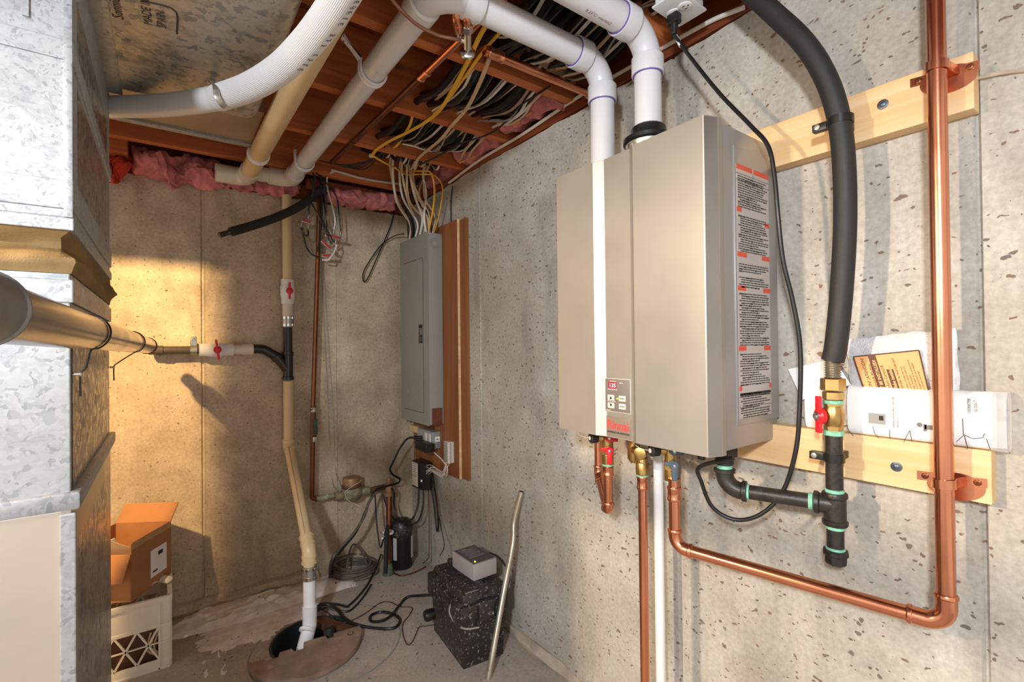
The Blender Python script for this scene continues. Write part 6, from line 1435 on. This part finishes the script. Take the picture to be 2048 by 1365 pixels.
# ================================================================ CABLES IN THE CEILING
JY = [.455, .865, 1.262, 1.666, 2.052]
def ycable(name, lab, x0, x1, z0, sag, m, r, group, seed, ya=.2, yb=2.2, flat=.6, zend=None):
    rn = random.Random(seed); pts = []
    ys = [ya]+[y for y in JY if ya < y < yb]+[yb]; allp = []
    for i, y in enumerate(ys):
        u = (y-ya)/(yb-ya); x = x0+(x1-x0)*u+rn.uniform(-.012, .012); allp.append(V((x, y, z0+rn.uniform(-.006, .006))))
        if i < len(ys)-1:
            ym = (y+ys[i+1])/2; um = (ym-ya)/(yb-ya); allp.append(V((x0+(x1-x0)*um+rn.uniform(-.022, .022), ym, z0-sag*rn.uniform(.3, 1.1))))
    bm = nb(); tube(bm, cat(allp, 5), r, 8, flat=flat); return solo(name, lab, 'cable', bm, m, group)
rn = random.Random(21)
for i in range(20):
    x = 1.145-.0185*i; ycable('black_cable', f'black cable strung through the joists, {ORD[i]} black one from the right wall', x+.01, x-.03+rn.uniform(-.01, .01), ZC+.062+rn.uniform(-.022, .03), .05, m_blk, rn.choice((.0085, .010, .012)), 'black joist cables', i, flat=1)
for i in range(7):
    x = 1.12-.05*i; ycable('beige_cable', f'beige cable strung through the joists, {ORD[i]} beige one from the right wall', x, x-.03+rn.uniform(-.01, .01), ZC+.055+rn.uniform(-.01, .03), .06, m_romex if i % 3 else m_romexw, .0062, 'beige joist cables', 50+i)
for i in range(3):
    x = 1.06-.09*i; ycable('grey_cable', f'slim grey cable sagging between the joists, {ORD[i]} grey one from the right wall', x, x-.03, ZC+.05+rn.uniform(-.02, .03), .075, m_romexg, .0034, 'grey joist cables', 80+i, flat=1)
def zc(name, lab, pts, m, r, flat=.6, group=None):
    bm = nb(); tube(bm, cat([aZ(x, y, ZC+z) for x, y, z in pts], 8), r, 8, flat=flat); return solo(name, lab, 'cable', bm, m, group)
zc('yellow_cable', 'bright yellow cable running diagonally under the joists to a clip', [(1015, 5, .0), (985, 35, -.012), (962, 68, -.012), (935, 125, -.012), (908, 175, -.012), (880, 220, -.012), (850, 245, -.012), (815, 265, -.01), (780, 282, -.01), (755, 298, -.01), (744, 311, -.008)], m_yel, .0075)
zc('yellow_cable', 'second yellow cable close beside the bright one', [(1040, 20, .02), (1000, 65, .01), (965, 105, -.004), (925, 160, -.006), (892, 205, -.006), (868, 228, -.004)], m_yel, .0055)
zc('yellow_cable', 'yellow cable dipping between two joists by the brown pipe', [(825, 232, .02), (820, 250, -.0), (808, 270, -.004), (795, 290, .0), (782, 299, .03)], m_yel, .0055)
zc('yellow_cable', 'yellow cable in the joist bay beside the white wall cable', [(1112, 190, .06), (1085, 210, .03), (1050, 235, .02), (1030, 250, .02), (1010, 262, .06)], m_yel, .006)
zc('yellow_cable', 'short yellow cable near the sill over the panel', [(995, 280, .03), (970, 302, .015), (945, 315, .01), (919, 326, .01)], m_yel, .006)
zc('beige_cable', 'wide beige cable slanting under two joists toward the panel', [(985, 100, .03), (972, 135, .0), (960, 165, -.012), (935, 215, -.012), (905, 250, -.012), (880, 280, -.012), (850, 305, -.012), (835, 320, -.01), (830, 338, -.02)], m_romex, .0075)
zc('beige_cable', 'beige cable bending across the bay left of the black bundle', [(955, 128, .03), (938, 148, .01), (915, 165, .0), (890, 185, .01), (872, 200, .04)], m_romex, .006)
zc('white_cable', 'white cable pair end crossing the bay to the joist', [(945, 135, .03), (938, 155, .005), (925, 178, .0), (900, 200, .0), (865, 222, .0)], m_romexw, .0055)
zc('white_cable', 'white cable drooping in the second bay behind the yellow one', [(805, 288, .0), (825, 292, -.004), (850, 300, -.004), (868, 302, .0), (880, 290, .03)], m_romexw, .005)
zc('black_wire', 'thin black wire looping over the joist bottoms to the sill', [(1100, 172, -.002), (1065, 195, -.01), (1040, 212, -.012), (1015, 240, -.012), (990, 262, -.01), (960, 275, .0), (920, 288, .0), (880, 310, -.006), (840, 330, -.01)], m_blk, .0036, 1)
zc('beige_cable', 'beige cable loop below the pink insulation', [(1075, 175, .04), (1055, 200, .02), (1040, 225, .0), (1015, 246, -.004), (1000, 248, .0), (985, 255, .03)], m_romexw, .006)
zc('beige_cable', 'second beige loop beside the black wire', [(1090, 180, .04), (1065, 205, .02), (1048, 230, .005), (1025, 247, .0), (1000, 252, .0)], m_romex, .006)
for i, dx in enumerate((0, 14)):
    zc('beige_cable', f'{("left", "right")[i]} cable of the beige pair bending at the last joist over the panel', [(965+dx, 262, .05), (945+dx, 285, .01), (930+dx, 302, .0), (922+dx, 318, .0), (915+dx, 325, .03)], m_romex, .006, group='bent beige pair')
for i in range(4):
    zc('brown_cable', f'dull brown cable sagging behind the copper pipe by the vent elbow, {ORD[i]} from above', [(1050, 90, .08), (1070, 110+i*3, .05), (1105, 132+i*4, .04), (1140, 140+i*4, .06), (1170, 132+i*3, .1)], mat('dull_brown_sheath', '9a7f62', .6) if 'dull_brown_sheath' not in MATS else MATS['dull_brown_sheath'], .0034, .8, 'brown joist cables')
for i in range(5):
    zc('dark_wire', f'thin dark wire in the shadow of the last joist bay, {ORD[i]} from the left', [(640+12*i, 322+3*i, .01), (690+10*i, 330+2*i, -.004), (735+6*i, 322-i*3, .0), (770, 305-i*3, .01)], mat('dark_wire', '35251d', .6) if 'dark_wire' not in MATS else MATS['dark_wire'], .003, 1, 'dark joist wires')
# cable clip at the yellow bend
bm = nb(); p = aZ(743, 310, ZC-.001); obox(bm, p+V((0, 0, -.004)), XA, YA, ZA, .022, .012, .014, .003); solo('cable_clip', 'white staple clip where the yellow cable turns at the joist', 'clip', bm, m_pvcw)
# white wall cables along the sills
bm = nb(); P = [V((XW-.012, aX(x, y, XW-.012).y, aX(x, y, XW-.012).z)) for x, y in ((898, 366), (960, 320), (1040, 272), (1110, 225), (1160, 192), (1250, 140), (1330, 93), (1420, 43), (1488, 15))]
zs_ = sum(p.z for p in P)/len(P)
tube(bm, cat(P, 6), .0062, 8); solo('white_wall_cable', 'white cable stapled straight along the sill over the right wall', 'cable', bm, m_romexw)
bm = nb(); tube(bm, cat([aY(x, y, 2.506) for x, y in ((662, 340), (685, 346), (720, 356), (765, 364), (806, 369), (835, 372))], 6), .0058, 8); solo('white_wall_cable', 'white cable running level above the back wall insulation', 'cable', bm, m_romexw)
